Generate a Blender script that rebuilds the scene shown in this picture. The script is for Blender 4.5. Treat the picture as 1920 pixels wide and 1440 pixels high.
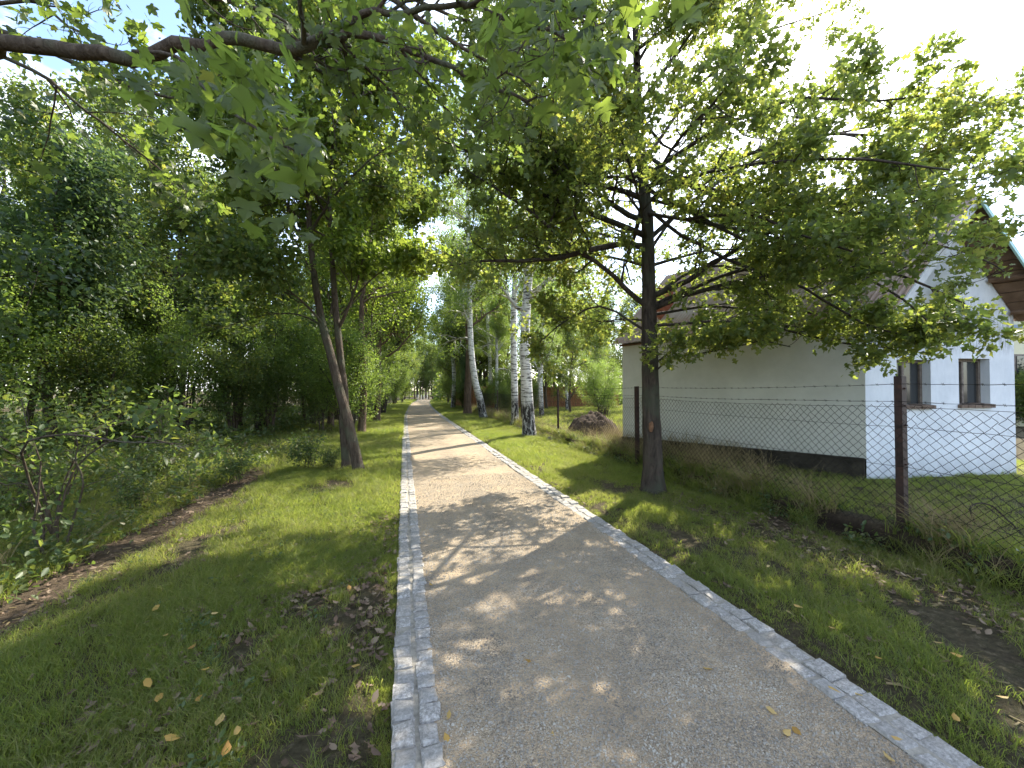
import bpy, math, random
import numpy as np
from mathutils import Vector, Matrix, Euler
random.seed(7)
for o in list(bpy.data.objects): bpy.data.objects.remove(o)
SC = bpy.context.scene
COL = SC.collection
R = math.radians

# ------------------------------------------------------------------ camera, world, sun, exposure
FPX, YAW, PITCH, CH = 750.0, R(15.1), R(0.92), 1.6
cd = bpy.data.cameras.new('camera'); cam = bpy.data.objects.new('camera', cd); COL.objects.link(cam)
cd.sensor_width = 36; cd.lens = 36*FPX/1920; cd.clip_start = .05; cd.clip_end = 3000
cam.location = (0, 0, CH)
CR = Matrix.Rotation(-YAW, 3, 'Z') @ Matrix.Rotation(R(90)+PITCH, 3, 'X')
cam.rotation_euler = CR.to_euler()
SC.camera = cam

SUN_AZ, SUN_EL = R(53), R(43)      # azimuth clockwise from +Y
world = bpy.data.worlds.new('World'); SC.world = world; world.use_nodes = True
wn = world.node_tree; wn.nodes.clear()
def N(t, typ, **kw):
    n = t.nodes.new(typ)
    for k, v in kw.items(): setattr(n, k, v)
    return n
wo = N(wn, 'ShaderNodeOutputWorld'); bg = N(wn, 'ShaderNodeBackground'); sky = N(wn, 'ShaderNodeTexSky', sky_type='NISHITA')
sky.sun_disc = False; sky.sun_elevation = SUN_EL; sky.sun_rotation = SUN_AZ
sky.air_density = 1.0; sky.dust_density = 1.0; sky.ozone_density = 1.5
tc = N(wn, 'ShaderNodeTexCoord'); mp = N(wn, 'ShaderNodeMapping'); mp.inputs['Scale'].default_value = (1, 1, 2.2)
cn = N(wn, 'ShaderNodeTexNoise'); cn.inputs['Scale'].default_value = 2.6; cn.inputs['Detail'].default_value = 8; cn.inputs['Roughness'].default_value = .6
cr = N(wn, 'ShaderNodeValToRGB'); cr.color_ramp.elements[0].position = .48; cr.color_ramp.elements[1].position = .72
mxs = N(wn, 'ShaderNodeMix', data_type='RGBA'); mxs.inputs['B'].default_value = (9.0, 9.3, 9.8, 1)
wn.links.new(tc.outputs['Generated'], mp.inputs['Vector']); wn.links.new(mp.outputs[0], cn.inputs['Vector'])
wn.links.new(cn.outputs['Fac'], cr.inputs[0]); wn.links.new(cr.outputs[0], mxs.inputs['Factor'])
wn.links.new(sky.outputs[0], mxs.inputs['A']); wn.links.new(mxs.outputs['Result'], bg.inputs[0])
wn.links.new(bg.outputs[0], wo.inputs[0]); bg.inputs[1].default_value = .15

sl = bpy.data.lights.new('sun', 'SUN'); sl.energy = 4.2; sl.angle = R(.5); sl.color = (1, .93, .80)
sun = bpy.data.objects.new('sun', sl); COL.objects.link(sun)
sd = Vector((math.sin(SUN_AZ)*math.cos(SUN_EL), math.cos(SUN_AZ)*math.cos(SUN_EL), math.sin(SUN_EL)))
sun.rotation_euler = sd.to_track_quat('Z', 'Y').to_euler(); sun.location = sd*60
SC.view_settings.view_transform = 'Standard'; SC.view_settings.look = 'None'
SC.view_settings.exposure = 1.72; SC.view_settings.gamma = 1; SC.view_settings.use_curve_mapping = False
SC.render.engine = 'CYCLES'
cy = SC.cycles; cy.max_bounces = 7; cy.diffuse_bounces = 4; cy.glossy_bounces = 2; cy.transmission_bounces = 5; cy.transparent_max_bounces = 8
cy.caustics_reflective = False; cy.caustics_refractive = False; cy.sample_clamp_indirect = 6
cy.use_denoising = True

# ------------------------------------------------------------------ helpers
def ray(u, v):
    d = CR @ Vector(((u-960)/FPX, -(v-720)/FPX, -1)); return d
FW = Vector((math.sin(YAW), math.cos(YAW), 0))
def P(u, v, depth):
    d = ray(u, v); return Vector((0, 0, CH)) + d*(depth/d.dot(FW))
def G(u, v, z=0.0):
    d = ray(u, v); return Vector((0, 0, CH)) + d*((z-CH)/d.z)
def link(name, me, mat=None, parent=None):
    o = bpy.data.objects.new(name, me); COL.objects.link(o)
    if mat and me is not None and len(me.materials) == 0: me.materials.append(mat)
    if parent: o.parent = parent
    return o
def tag(o, label=None, cat=None, group=None, kind=None):
    if label: o['label'] = label
    if cat: o['category'] = cat
    if group: o['group'] = group
    if kind: o['kind'] = kind
    return o
def empty(name, loc=(0, 0, 0), rz=0, **kw):
    o = bpy.data.objects.new(name, None); COL.objects.link(o); o.location = loc; o.rotation_euler = (0, 0, rz)
    o.empty_display_size = .2
    return tag(o, **kw)
def npmesh(name, V, F, smooth=False):
    """V (n,3), F (m,k) array or list of arrays of differing k"""
    V = np.asarray(V, dtype=np.float32).reshape(-1, 3)
    if not isinstance(F, list): F = [F]
    F = [np.asarray(f, dtype=np.int32) for f in F if len(f)]
    me = bpy.data.meshes.new(name)
    me.vertices.add(len(V)); me.vertices.foreach_set('co', V.ravel())
    tot = np.concatenate([np.full(len(f), f.shape[1], np.int32) for f in F])
    idx = np.concatenate([f.ravel() for f in F])
    me.loops.add(len(idx)); me.loops.foreach_set('vertex_index', idx)
    st = np.concatenate([[0], np.cumsum(tot)[:-1]]).astype(np.int32)
    me.polygons.add(len(tot)); me.polygons.foreach_set('loop_start', st); me.polygons.foreach_set('loop_total', tot)
    if smooth: me.polygons.foreach_set('use_smooth', np.ones(len(tot), bool))
    me.update(calc_edges=True)
    return me
class MB:
    def __init__(s): s.v = []; s.f = []
    def add(s, V, F):
        b = len(s.v); s.v += [tuple(x) for x in V]; s.f += [tuple(i+b for i in f) for f in F]
    def box(s, c, d, M=None):
        x, y, z = d[0]/2, d[1]/2, d[2]/2
        V = [Vector((sx*x, sy*y, sz*z)) for sz in (-1, 1) for sx, sy in ((-1, -1), (1, -1), (1, 1), (-1, 1))]
        V = [(M @ p if M else p)+Vector(c) for p in V]
        s.add(V, [(3, 2, 1, 0), (4, 5, 6, 7), (0, 1, 5, 4), (1, 2, 6, 5), (2, 3, 7, 6), (3, 0, 4, 7)])
    def tube(s, pts, rad, n=5, cap=True):
        pts = [Vector(p) for p in pts]
        if not hasattr(rad, '__len__'): rad = [rad]*len(pts)
        b = len(s.v); up = None
        for i, p in enumerate(pts):
            t = (pts[min(i+1, len(pts)-1)]-pts[max(i-1, 0)])
            if t.length < 1e-9: t = Vector((0, 0, 1))
            t.normalize()
            if up is None: up = Vector((1, 0, 0)) if abs(t.x) < .8 else Vector((0, 1, 0))
            a = t.cross(up).normalized(); c = a.cross(t); up = c
            for k in range(n):
                w = 2*math.pi*k/n; s.v.append(tuple(p+(a*math.cos(w)+c*math.sin(w))*rad[i]))
        for i in range(len(pts)-1):
            for k in range(n):
                k2 = (k+1) % n; s.f.append((b+i*n+k, b+i*n+k2, b+(i+1)*n+k2, b+(i+1)*n+k))
        if cap:
            s.f.append(tuple(b+k for k in reversed(range(n)))); s.f.append(tuple(b+(len(pts)-1)*n+k for k in range(n)))
    def mesh(s, name, smooth=False):
        me = bpy.data.meshes.new(name); me.from_pydata(s.v, [], s.f)
        if smooth: me.polygons.foreach_set('use_smooth', [True]*len(me.polygons))
        me.update(); return me
    def build(s, name, mat, parent=None, smooth=False, bevel=0):
        me = s.mesh(name, smooth)
        o = link(name, me, mat, parent)
        if bevel:
            b = o.modifiers.new('bevel', 'BEVEL'); b.width = bevel; b.segments = 2; b.limit_method = 'ANGLE'
        return o

# ------------------------------------------------------------------ materials
def newmat(name):
    m = bpy.data.materials.new(name); m.use_nodes = True; t = m.node_tree; t.nodes.clear()
    out = N(t, 'ShaderNodeOutputMaterial'); return m, t, out
def L(t, a, b): t.links.new(a, b)
def noise(t, scale, detail=4, rough=.6, vec=None, mapscale=None, obj=False, dist=0):
    c = N(t, 'ShaderNodeTexCoord'); n = N(t, 'ShaderNodeTexNoise')
    n.inputs['Scale'].default_value = scale; n.inputs['Detail'].default_value = detail; n.inputs['Roughness'].default_value = rough
    n.inputs['Distortion'].default_value = dist
    src = c.outputs['Object']
    if not obj:
        g = N(t, 'ShaderNodeNewGeometry'); src = g.outputs['Position']
    if mapscale:
        m = N(t, 'ShaderNodeMapping'); m.inputs['Scale'].default_value = mapscale; L(t, src, m.inputs[0]); src = m.outputs[0]
    L(t, src, n.inputs['Vector']); return n
def ramp(t, fac, stops):
    r = N(t, 'ShaderNodeValToRGB'); e = r.color_ramp.elements
    while len(e) < len(stops): e.new(.5)
    for el, (p, c) in zip(e, stops):
        el.position = p; el.color = (*c, 1) if hasattr(c, '__len__') else (c, c, c, 1)
    L(t, fac, r.inputs[0]); return r
def mix(t, fac, a, b, mode='MIX'):
    m = N(t, 'ShaderNodeMix', data_type='RGBA', blend_type=mode)
    for s, x in (('Factor', fac), ('A', a), ('B', b)):
        if hasattr(x, 'is_linked') or hasattr(x, 'links'): L(t, x, m.inputs[s])
        elif s == 'Factor': m.inputs[s].default_value = x
        else: m.inputs[s].default_value = (*x, 1)
    return m.outputs['Result']
def math_(t, op, a, b=None, clamp=False):
    m = N(t, 'ShaderNodeMath', operation=op); m.use_clamp = clamp
    for i, x in enumerate((a, b)):
        if x is None: continue
        if hasattr(x, 'links'): L(t, x, m.inputs[i])
        else: m.inputs[i].default_value = x
    return m.outputs[0]
def bump(t, h, strength=.5, dist=.02):
    b = N(t, 'ShaderNodeBump'); b.inputs['Strength'].default_value = strength; b.inputs['Distance'].default_value = dist
    L(t, h, b.inputs['Height']); return b.outputs[0]
def pbsdf(t, out, col, rough=.85, spec=.3, nrm=None, metal=0):
    p = N(t, 'ShaderNodeBsdfPrincipled')
    if hasattr(col, 'links'): L(t, col, p.inputs['Base Color'])
    else: p.inputs['Base Color'].default_value = (*col, 1)
    p.inputs['Roughness'].default_value = rough; p.inputs['Specular IOR Level'].default_value = spec; p.inputs['Metallic'].default_value = metal
    if nrm is not None: L(t, nrm, p.inputs['Normal'])
    if out: L(t, p.outputs[0], out.inputs[0])
    return p
def sepz(t, obj=True):
    s = N(t, 'ShaderNodeSeparateXYZ')
    if obj: c = N(t, 'ShaderNodeTexCoord'); L(t, c.outputs['Object'], s.inputs[0])
    else: c = N(t, 'ShaderNodeNewGeometry'); L(t, c.outputs['Position'], s.inputs[0])
    return s.outputs

def leaf_mat(name, stops, tstops, tf=.45, rough=.45, spec=.45):
    m, t, out = newmat(name)
    g = N(t, 'ShaderNodeNewGeometry'); oi = N(t, 'ShaderNodeObjectInfo')
    r1 = math_(t, 'ADD', g.outputs['Random Per Island'], math_(t, 'MULTIPLY', oi.outputs['Random'], 1.0))
    r1 = math_(t, 'FRACT', r1)
    n = noise(t, .55, 3)
    f = math_(t, 'ADD', math_(t, 'MULTIPLY', r1, .65), math_(t, 'MULTIPLY', math_(t, 'SUBTRACT', n.outputs['Fac'], .3), .9), True)
    c1 = ramp(t, f, stops); c2 = ramp(t, f, tstops)
    p = pbsdf(t, None, c1.outputs[0], rough, spec)
    tr = N(t, 'ShaderNodeBsdfTranslucent'); L(t, c2.outputs[0], tr.inputs[0])
    mx = N(t, 'ShaderNodeMixShader'); mx.inputs[0].default_value = tf
    L(t, p.outputs[0], mx.inputs[1]); L(t, tr.outputs[0], mx.inputs[2]); L(t, mx.outputs[0], out.inputs[0])
    return m
M = {}
M['oak_leaf'] = leaf_mat('oak_leaf', [(0, (.048, .074, .022)), (.5, (.072, .10, .028)), (.93, (.11, .125, .03)), (1, (.16, .11, .03))],
                         [(0, (.20, .29, .05)), (.6, (.38, .46, .08)), (.93, (.58, .57, .09)), (1, (.62, .38, .05))], .5)
M['maple_leaf'] = leaf_mat('maple_leaf', [(0, (.045, .065, .022)), (.7, (.07, .10, .03)), (1, (.13, .12, .03))],
                           [(0, (.18, .28, .04)), (.8, (.32, .42, .06)), (1, (.48, .42, .07))], .5)
M['wood_leaf'] = leaf_mat('wood_leaf', [(0, (.045, .078, .032)), (.5, (.07, .105, .038)), (.85, (.10, .12, .035)), (1, (.12, .115, .04))],
                          [(0, (.16, .26, .05)), (.6, (.28, .38, .06)), (1, (.48, .46, .07))], .47, .5, .35)
M['blue_leaf'] = leaf_mat('blue_leaf', [(0, (.042, .076, .038)), (.6, (.064, .108, .05)), (1, (.09, .12, .045))],
                          [(0, (.12, .22, .06)), (1, (.24, .32, .07))], .42, .42, .45)
M['bright_leaf'] = leaf_mat('bright_leaf', [(0, (.05, .085, .02)), (.6, (.075, .12, .028)), (1, (.12, .14, .03))],
                            [(0, (.24, .38, .05)), (1, (.44, .52, .06))], .5)
M['birch_leaf'] = leaf_mat('birch_leaf', [(0, (.055, .10, .025)), (.6, (.085, .14, .035)), (1, (.13, .17, .04))],
                           [(0, (.24, .40, .05)), (1, (.42, .52, .09))], .48)
M['conifer'] = leaf_mat('conifer', [(0, (.012, .035, .02)), (1, (.03, .06, .03))], [(0, (.02, .05, .02)), (1, (.04, .09, .03))], .15)
M['grass'] = leaf_mat('grass_blade', [(0, (.075, .108, .026)), (.5, (.118, .143, .040)), (.75, (.17, .165, .065)), (1, (.34, .28, .16))],
                      [(0, (.28, .40, .05)), (.6, (.48, .55, .08)), (1, (.58, .52, .20))], .48, .5, .3)
M['dry'] = leaf_mat('dry_grass', [(0, (.16, .13, .06)), (1, (.36, .28, .15))], [(0, (.25, .2, .09)), (1, (.45, .36, .2))], .3, .7, .2)
M['litter'] = leaf_mat('leaf_litter', [(0, (.07, .045, .032)), (.5, (.15, .105, .075)), (1, (.32, .25, .17))], [(0, (.1, .06, .03)), (1, (.3, .2, .1))], .15, .8, .15)
M['yellow'] = leaf_mat('yellow_leaf', [(0, (.30, .15, .05)), (.5, (.48, .30, .08)), (1, (.52, .42, .22))], [(0, (.5, .25, .03)), (1, (.6, .42, .08))], .25, .6, .25)
M['herb'] = leaf_mat('herb_leaf', [(0, (.04, .07, .025)), (.6, (.065, .095, .032)), (.85, (.11, .10, .04)), (1, (.16, .09, .04))], [(0, (.12, .24, .04)), (1, (.32, .36, .06))], .38)

def bark_mat(name, c0, c1, c2=None, sx=14):
    m, t, out = newmat(name)
    n = noise(t, 1, 6, .65, mapscale=(sx, sx, sx*.22), obj=True, dist=.6); n2 = noise(t, 2.5, 4, obj=True)
    c = ramp(t, n.outputs['Fac'], [(.3, c0), (.65, c1)]).outputs[0]
    if c2: c = mix(t, ramp(t, n2.outputs['Fac'], [(.48, 0), (.66, 1)]).outputs[0], c, c2)
    pbsdf(t, out, c, .9, .2, bump(t, n.outputs['Fac'], 1, .06)); return m
M['bark'] = bark_mat('oak_bark', (.018, .014, .011), (.085, .066, .052), (.06, .062, .042))
M['bark_thin'] = bark_mat('smooth_bark', (.05, .035, .025), (.13, .10, .075), (.10, .10, .065), 20)
M['bark_brown'] = bark_mat('brown_bark', (.05, .033, .022), (.17, .12, .085), None, 12)
def birch_mat():
    m, t, out = newmat('birch_bark')
    z = sepz(t)[2]
    n = noise(t, 1, 5, .6, mapscale=(3.5, 3.5, 26), obj=True, dist=.3)
    band = ramp(t, n.outputs['Fac'], [(.53, 0), (.585, 1)]).outputs[0]
    white = mix(t, band, (.66, .64, .60), (.05, .045, .04))
    ng = noise(t, 2.2, 4, obj=True)
    white = mix(t, ramp(t, ng.outputs['Fac'], [(.5, 0), (.75, .5)]).outputs[0], white, (.32, .30, .27))
    n2 = noise(t, 1, 6, .75, mapscale=(12, 12, 3.2), obj=True, dist=1.2)
    base = ramp(t, n2.outputs['Fac'], [(.48, (.022, .018, .016)), (.60, (.5, .48, .45))]).outputs[0]
    h = math_(t, 'ADD', math_(t, 'DIVIDE', math_(t, 'SUBTRACT', 1.55, z), .6), math_(t, 'MULTIPLY', math_(t, 'SUBTRACT', ng.outputs['Fac'], .5), 1.6), True)
    c = mix(t, h, white, base)
    pbsdf(t, out, c, .7, .3, bump(t, n2.outputs['Fac'], .6, .02)); return m
M['birch'] = birch_mat()

def simple(name, c0, c1, scale=8, rough=.8, spec=.3, bs=.3, bd=.01, mapscale=None, metal=0, obj=True):
    m, t, out = newmat(name); n = noise(t, scale, 6, .65, mapscale=mapscale, obj=obj)
    c = ramp(t, n.outputs['Fac'], [(.3, c0), (.7, c1)]).outputs[0]
    pbsdf(t, out, c, rough, spec, bump(t, n.outputs['Fac'], bs, bd), metal); return m

def sett_mat():
    m, t, out = newmat('granite')
    n = noise(t, 55, 5, .8); oi = N(t, 'ShaderNodeObjectInfo'); nb = noise(t, 14, 6, .7); nl = noise(t, 2.5, 4)
    c = ramp(t, n.outputs['Fac'], [(.32, (.13, .12, .11)), (.5, (.32, .30, .275)), (.66, (.54, .515, .475))]).outputs[0]
    c = mix(t, math_(t, 'MULTIPLY', oi.outputs['Random'], .6), c, (.25, .235, .21))
    c = mix(t, ramp(t, nl.outputs['Fac'], [(.5, 0), (.75, .5)]).outputs[0], c, (.24, .20, .15))
    h = math_(t, 'ADD', math_(t, 'MULTIPLY', n.outputs['Fac'], .25), nb.outputs['Fac'])
    pbsdf(t, out, c, .8, .3, bump(t, h, .6, .012)); return m
M['sett'] = sett_mat()
M['mortar'] = simple('mortar', (.20, .18, .15), (.38, .35, .29), 30, .95, .1, .6, .01, obj=False)

def gravel_mat():
    m, t, out = newmat('fine_gravel')
    g = N(t, 'ShaderNodeNewGeometry')
    vo = N(t, 'ShaderNodeTexVoronoi'); vo.inputs['Scale'].default_value = 120; L(t, g.outputs['Position'], vo.inputs['Vector'])
    n1 = noise(t, 90, 4, .8); n2 = noise(t, 1.6, 5, .65); n3 = noise(t, 14, 5, .7)
    c = ramp(t, n1.outputs['Fac'], [(.28, (.17, .13, .09)), (.5, (.37, .295, .205)), (.74, (.56, .47, .34))]).outputs[0]
    cellv = N(t, 'ShaderNodeSeparateColor'); L(t, vo.outputs['Color'], cellv.inputs[0])
    c = mix(t, ramp(t, cellv.outputs[0], [(.0, .75), (.5, 0), (.8, 0), (1, 0)]).outputs[0], c, (.085, .078, .07))
    c = mix(t, ramp(t, cellv.outputs[1], [(.86, 0), (1, .7)]).outputs[0], c, (.55, .50, .42))
    c = mix(t, ramp(t, n2.outputs['Fac'], [(.38, 0), (.66, .7)]).outputs[0], c, (.47, .355, .225))
    c = mix(t, ramp(t, n3.outputs['Fac'], [(.48, 0), (.75, .5)]).outputs[0], c, (.19, .16, .125))
    x_ = sepz(t, False)[0]; tw = math_(t, 'SINE', math_(t, 'ADD', math_(t, 'MULTIPLY', x_, 6.2), math_(t, 'MULTIPLY', n2.outputs['Fac'], 2.5)))
    c = mix(t, math_(t, 'MULTIPLY', math_(t, 'MAXIMUM', tw, 0), .22), c, (.20, .165, .125))
    h = math_(t, 'ADD', math_(t, 'MULTIPLY', n1.outputs['Fac'], .6), math_(t, 'SUBTRACT', 1, vo.outputs['Distance']))
    h = math_(t, 'ADD', h, math_(t, 'MULTIPLY', n3.outputs['Fac'], 1.2))
    pbsdf(t, out, c, .92, .15, bump(t, h, .75, .012)); return m
M['gravel'] = gravel_mat()
M['pebble'] = simple('pebble', (.12, .105, .09), (.46, .42, .35), 3, .85, .2, .1, .002, obj=False)

def ground_mat():
    m, t, out = newmat('soil_and_turf')
    n1 = noise(t, 1.3, 6, .65); n2 = noise(t, 22, 6, .75); n3 = noise(t, 5, 5, .7)
    soil = ramp(t, n2.outputs['Fac'], [(.3, (.045, .033, .023)), (.6, (.12, .09, .062)), (.8, (.24, .19, .135))]).outputs[0]
    turf = ramp(t, n2.outputs['Fac'], [(.3, (.04, .033, .02)), (.55, (.095, .082, .045)), (.72, (.20, .165, .11))]).outputs[0]
    x = sepz(t, False)
    # bare strip left, sandy strips on the right verge
    a = math_(t, 'ABSOLUTE', math_(t, 'ADD', x[0], 2.75))
    strip = math_(t, 'SUBTRACT', 1.25, math_(t, 'DIVIDE', a, .42), True)
    ymask = math_(t, 'MULTIPLY', math_(t, 'SUBTRACT', 9.5, x[1]), .5, True)
    strip = math_(t, 'MULTIPLY', strip, ymask)
    b = math_(t, 'ABSOLUTE', math_(t, 'SUBTRACT', x[0], 4.55)); bank = math_(t, 'SUBTRACT', 1.2, math_(t, 'DIVIDE', b, .32), True)
    k = math_(t, 'MAXIMUM', strip, bank)
    f = math_(t, 'ADD', math_(t, 'MULTIPLY', math_(t, 'SUBTRACT', n3.outputs['Fac'], .42), 2.2), math_(t, 'MULTIPLY', k, 1.5), True)
    c = mix(t, f, turf, soil)
    c = mix(t, math_(t, 'SUBTRACT', 1.15, math_(t, 'DIVIDE', math_(t, 'ABSOLUTE', math_(t, 'SUBTRACT', x[0], 4.68)), .12), True), c, (.028, .02, .014))  # bank face below the fence: its shade painted near black into the soil
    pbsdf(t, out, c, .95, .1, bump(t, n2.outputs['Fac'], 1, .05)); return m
M['ground'] = ground_mat()

# ------------------------------------------------------------------ terrain
FX = 4.82
def hgt(x, y):
    """ground height; verge level = 0"""
    x = np.asarray(x, float); y = np.asarray(y, float)
    h = np.zeros_like(x+y)
    s = np.clip((x-(FX-.20))/.15, 0, 1); h = h + .20*s*s*(3-2*s)
    lft = np.clip((-x-2.2)/1.5, 0, 1)
    h = h + lft*(.05*np.sin(x*1.7+y*.9)+.05*np.sin(y*1.3-x*.7)) - .05*np.exp(-((x+2.75)/.35)**2)
    h = h + .012*np.sin(x*7.1+y*3.3)*np.clip((np.abs(x-1.17)-1.4)/.5, 0, 1)
    kerb = np.clip((np.abs(x-1.17)-1.22)/.25, 0, 1); h = h - .02*(1-kerb)
    return h
def off(y): return np.where(np.asarray(y, float) > 20, .0009*(np.maximum(np.asarray(y, float), 20)-20)**2, 0)
xs = np.concatenate([[-700, -300, -120, -60, -40, -30], np.arange(-24, -6, .5), np.arange(-6, 7, .1), np.arange(7, 26, .5), [30, 40, 60, 120, 300, 700]])
ys = np.concatenate([[-300, -80, -30, -15, -8, -5], np.arange(-3, 14, .12), np.arange(14, 40, .5), np.arange(40, 100, 2), [120, 160, 300, 800, 1500]])
XX, YY = np.meshgrid(xs, ys); ox = off(YY)*(YY < 150)
ZZ = hgt(XX-0*ox, YY) - .025*(np.abs(XX-1.17) < 1.35)*(YY < 100)
W = len(xs); H = len(ys); I = np.arange(W*H).reshape(H, W)
XS = XX + np.where(np.abs(XX) < 6.5, ox, 0)*(YY < 100)
F = np.stack([I[:-1, :-1], I[:-1, 1:], I[1:, 1:], I[1:, :-1]], -1).reshape(-1, 4)
g = link('ground', npmesh('ground', np.stack([XS, YY, ZZ], -1), F, True), M['ground']); tag(g, kind='structure')

# path sheet
PL, PR = -.052, 2.385       # outer kerb edges
yy = np.concatenate([np.arange(-4, 20, .2), np.arange(20, 72, 1.)])
px = np.linspace(PL+.2, PR-.2, 26)
XX, YY = np.meshgrid(px, yy)
ZZ = .006*np.sin(XX*2.1+YY*.8)+.004*np.sin(YY*2.7+XX*4)-.004 + .012*(1-((XX-1.17)/1.0)**2)
I = np.arange(XX.size).reshape(XX.shape); F = np.stack([I[:-1, :-1], I[:-1, 1:], I[1:, 1:], I[1:, :-1]], -1).reshape(-1, 4)
pth = link('gravel_path', npmesh('gravel_path', np.stack([XX+off(YY), YY, ZZ+.0], -1), F, True), M['gravel']); tag(pth, kind='structure')

# ------------------------------------------------------------------ kerbs of granite setts
rng = np.random.default_rng(3)
def sett_mesh(k):
    r = np.random.default_rng(50+k); n = 4
    V = []; a = np.array([-.5, -.36, .36, .5])
    for j in range(n):
        for i in range(n):
            e = max(abs(a[i]), abs(a[j])) > .45
            V.append((a[i]+(r.normal()*.035 if e else 0), a[j]+(r.normal()*.035 if e else 0), (-.14 if e else 0)+r.normal()*.05))
    top = len(V)
    ring = [j*n+i for j, i in [(0, 0), (0, 1), (0, 2), (0, 3), (1, 3), (2, 3), (3, 3), (3, 2), (3, 1), (3, 0), (2, 0), (1, 0)]]
    for q in ring: x, y, z = V[q]; V.append((x*1.03, y*1.03, -1))
    F = [(j*n+i, j*n+i+1, (j+1)*n+i+1, (j+1)*n+i) for j in range(n-1) for i in range(n-1)]
    m_ = len(ring)
    F += [(ring[q], top+q, top+(q+1) % m_, ring[(q+1) % m_]) for q in range(m_)]
    me = bpy.data.meshes.new('sett'); me.from_pydata(V, [], F); me.update(); me.materials.append(M['sett']); return me
SETT = [sett_mesh(k) for k in range(10)]
def kerb(name, rows, zoff, lenm):
    root = empty(name, (0, 0, 0)); root['kind'] = 'structure'
    pos = []
    for (x, w) in rows:
        y = -1.0+rng.random()*.1
        while y < 68:
            l = lenm*rng.uniform(.8, 1.3) if y < 25 else lenm*1.6
            pos.append((x+rng.normal()*.004, y+l/2, w*rng.uniform(.9, 1.03), l-.010, rng.normal()*.03, zoff+rng.normal()*.006)); y += l
    vis = [p for p in pos if p[1] > .9]
    vis.sort(key=lambda p: p[1]); near = vis[:300]; rest = [p for p in pos if p not in set(near)]
    for k, p in enumerate(near):
        o = link('sett', SETT[int(rng.integers(10))], None, root)
        o.location = (p[0]+float(off(p[1])), p[1], p[5]); o.scale = (p[2], p[3], .06)
        o.rotation_euler = (rng.normal()*.03, rng.normal()*.03, p[4]+(math.pi if rng.random() < .5 else 0))
    V = []; Fq = []; b = 0
    for p in rest:
        x, y, z = p[0]+float(off(p[1])), p[1], p[5]; w, l = p[2]/2, p[3]/2
        V += [(x-w, y-l, z-.06), (x+w, y-l, z-.06), (x+w, y+l, z-.06), (x-w, y+l, z-.06), (x-w*.88, y-l*.88, z), (x+w*.88, y-l*.88, z), (x+w*.88, y+l*.88, z), (x-w*.88, y+l*.88, z)]
        Fq += [(b+4, b+5, b+6, b+7), (b, b+1, b+5, b+4), (b+1, b+2, b+6, b+5), (b+2, b+3, b+7, b+6), (b+3, b, b+4, b+7)]; b += 8
    o = link('distant_setts', npmesh('distant_setts', V, np.array(Fq)), M['sett'], root); o['kind'] = 'stuff'
    x0 = min(r[0]-r[1]/2 for r in rows); x1 = max(r[0]+r[1]/2 for r in rows)
    ya = np.concatenate([np.arange(-1, 20, 1.), np.arange(20, 70, 2.)]); oa = off(ya)
    V = np.concatenate([np.stack([x0+.004+oa, ya, 0*ya+zoff-.012], -1), np.stack([x1-.004+oa, ya, 0*ya+zoff-.012], -1)])
    n = len(ya); F = [(i, n+i, n+i+1, i+1) for i in range(n-1)]
    link('mortar_bed', npmesh('mortar_bed', V, np.array(F)), M['mortar'], root)
    return root
kerb('kerb_left', [(PL+.055, .105), (PL+.178, .10)], .008, .118)
kerb('kerb_right', [(PR-.062, .12), (PR-.178, .11)], .009, .135)

# ------------------------------------------------------------------ leaf templates and tree builder
T_QUAD = (np.array([(0, 0, 0), (.34, .48, .09), (0, 1, -.05), (-.34, .48, .09)]), np.array([(0, 1, 2), (0, 2, 3)]))
def outline(half, zc=.0):
    r = [(x, y) for x, y in half]; l = [(-x, y) for x, y in reversed(half) if x > 0]
    pts = r+l; V = [(0, .5, -.04)]+[(x, y, .16*abs(x)) for x, y in pts]; n = len(pts)
    return np.array(V), np.array([(0, 1+i, 1+(i+1) % n) for i in range(n)])
T_OAK = outline([(0, 0), (.27, .26), (.12, .42), (.38, .62), (.15, .74), (0, 1)])
T_MAPLE = outline([(0, .05), (.3, -.02), (.52, .10), (.40, .24), (.62, .48), (.66, .70), (.50, .64), (.30, .52), (.28, .72), (.20, .86), (.08, .9), (0, 1.08)])
T_MAPLE[0][:, 2] += -.35*(T_MAPLE[0][:, 1]-.45)**2-.18*T_MAPLE[0][:, 0]**2
T_OVATE = (np.array([(0, 0, 0), (.22, .25, .06), (.25, .6, .05), (0, 1, -.08), (-.25, .6, .05), (-.22, .25, .06)]), np.array([(0, 1, 2, 3), (0, 3, 4, 5)]))

def unit(a): return a/np.maximum(np.linalg.norm(a, axis=-1, keepdims=True), 1e-9)
def leaves_mesh(name, pos, axis, size, tmpl, rg, up=.9, droop=.35):
    n = len(pos); TV, TF = tmpl
    ax = unit(axis*.7+rg.normal(size=(n, 3))*.6+np.array([0, 0, -droop]))
    nr = unit(rg.normal(size=(n, 3))*.75+np.array([0, 0, up]))
    x = unit(np.cross(ax, nr)); z = np.cross(x, ax)
    s = size[:, None, None]
    V = pos[:, None]+s*(TV[None, :, 0:1]*x[:, None]+TV[None, :, 1:2]*ax[:, None]+TV[None, :, 2:3]*z[:, None])
    F = (TF[None]+(np.arange(n)*len(TV))[:, None, None]).reshape(-1, TF.shape[1])
    return npmesh(name, V, F)

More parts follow.
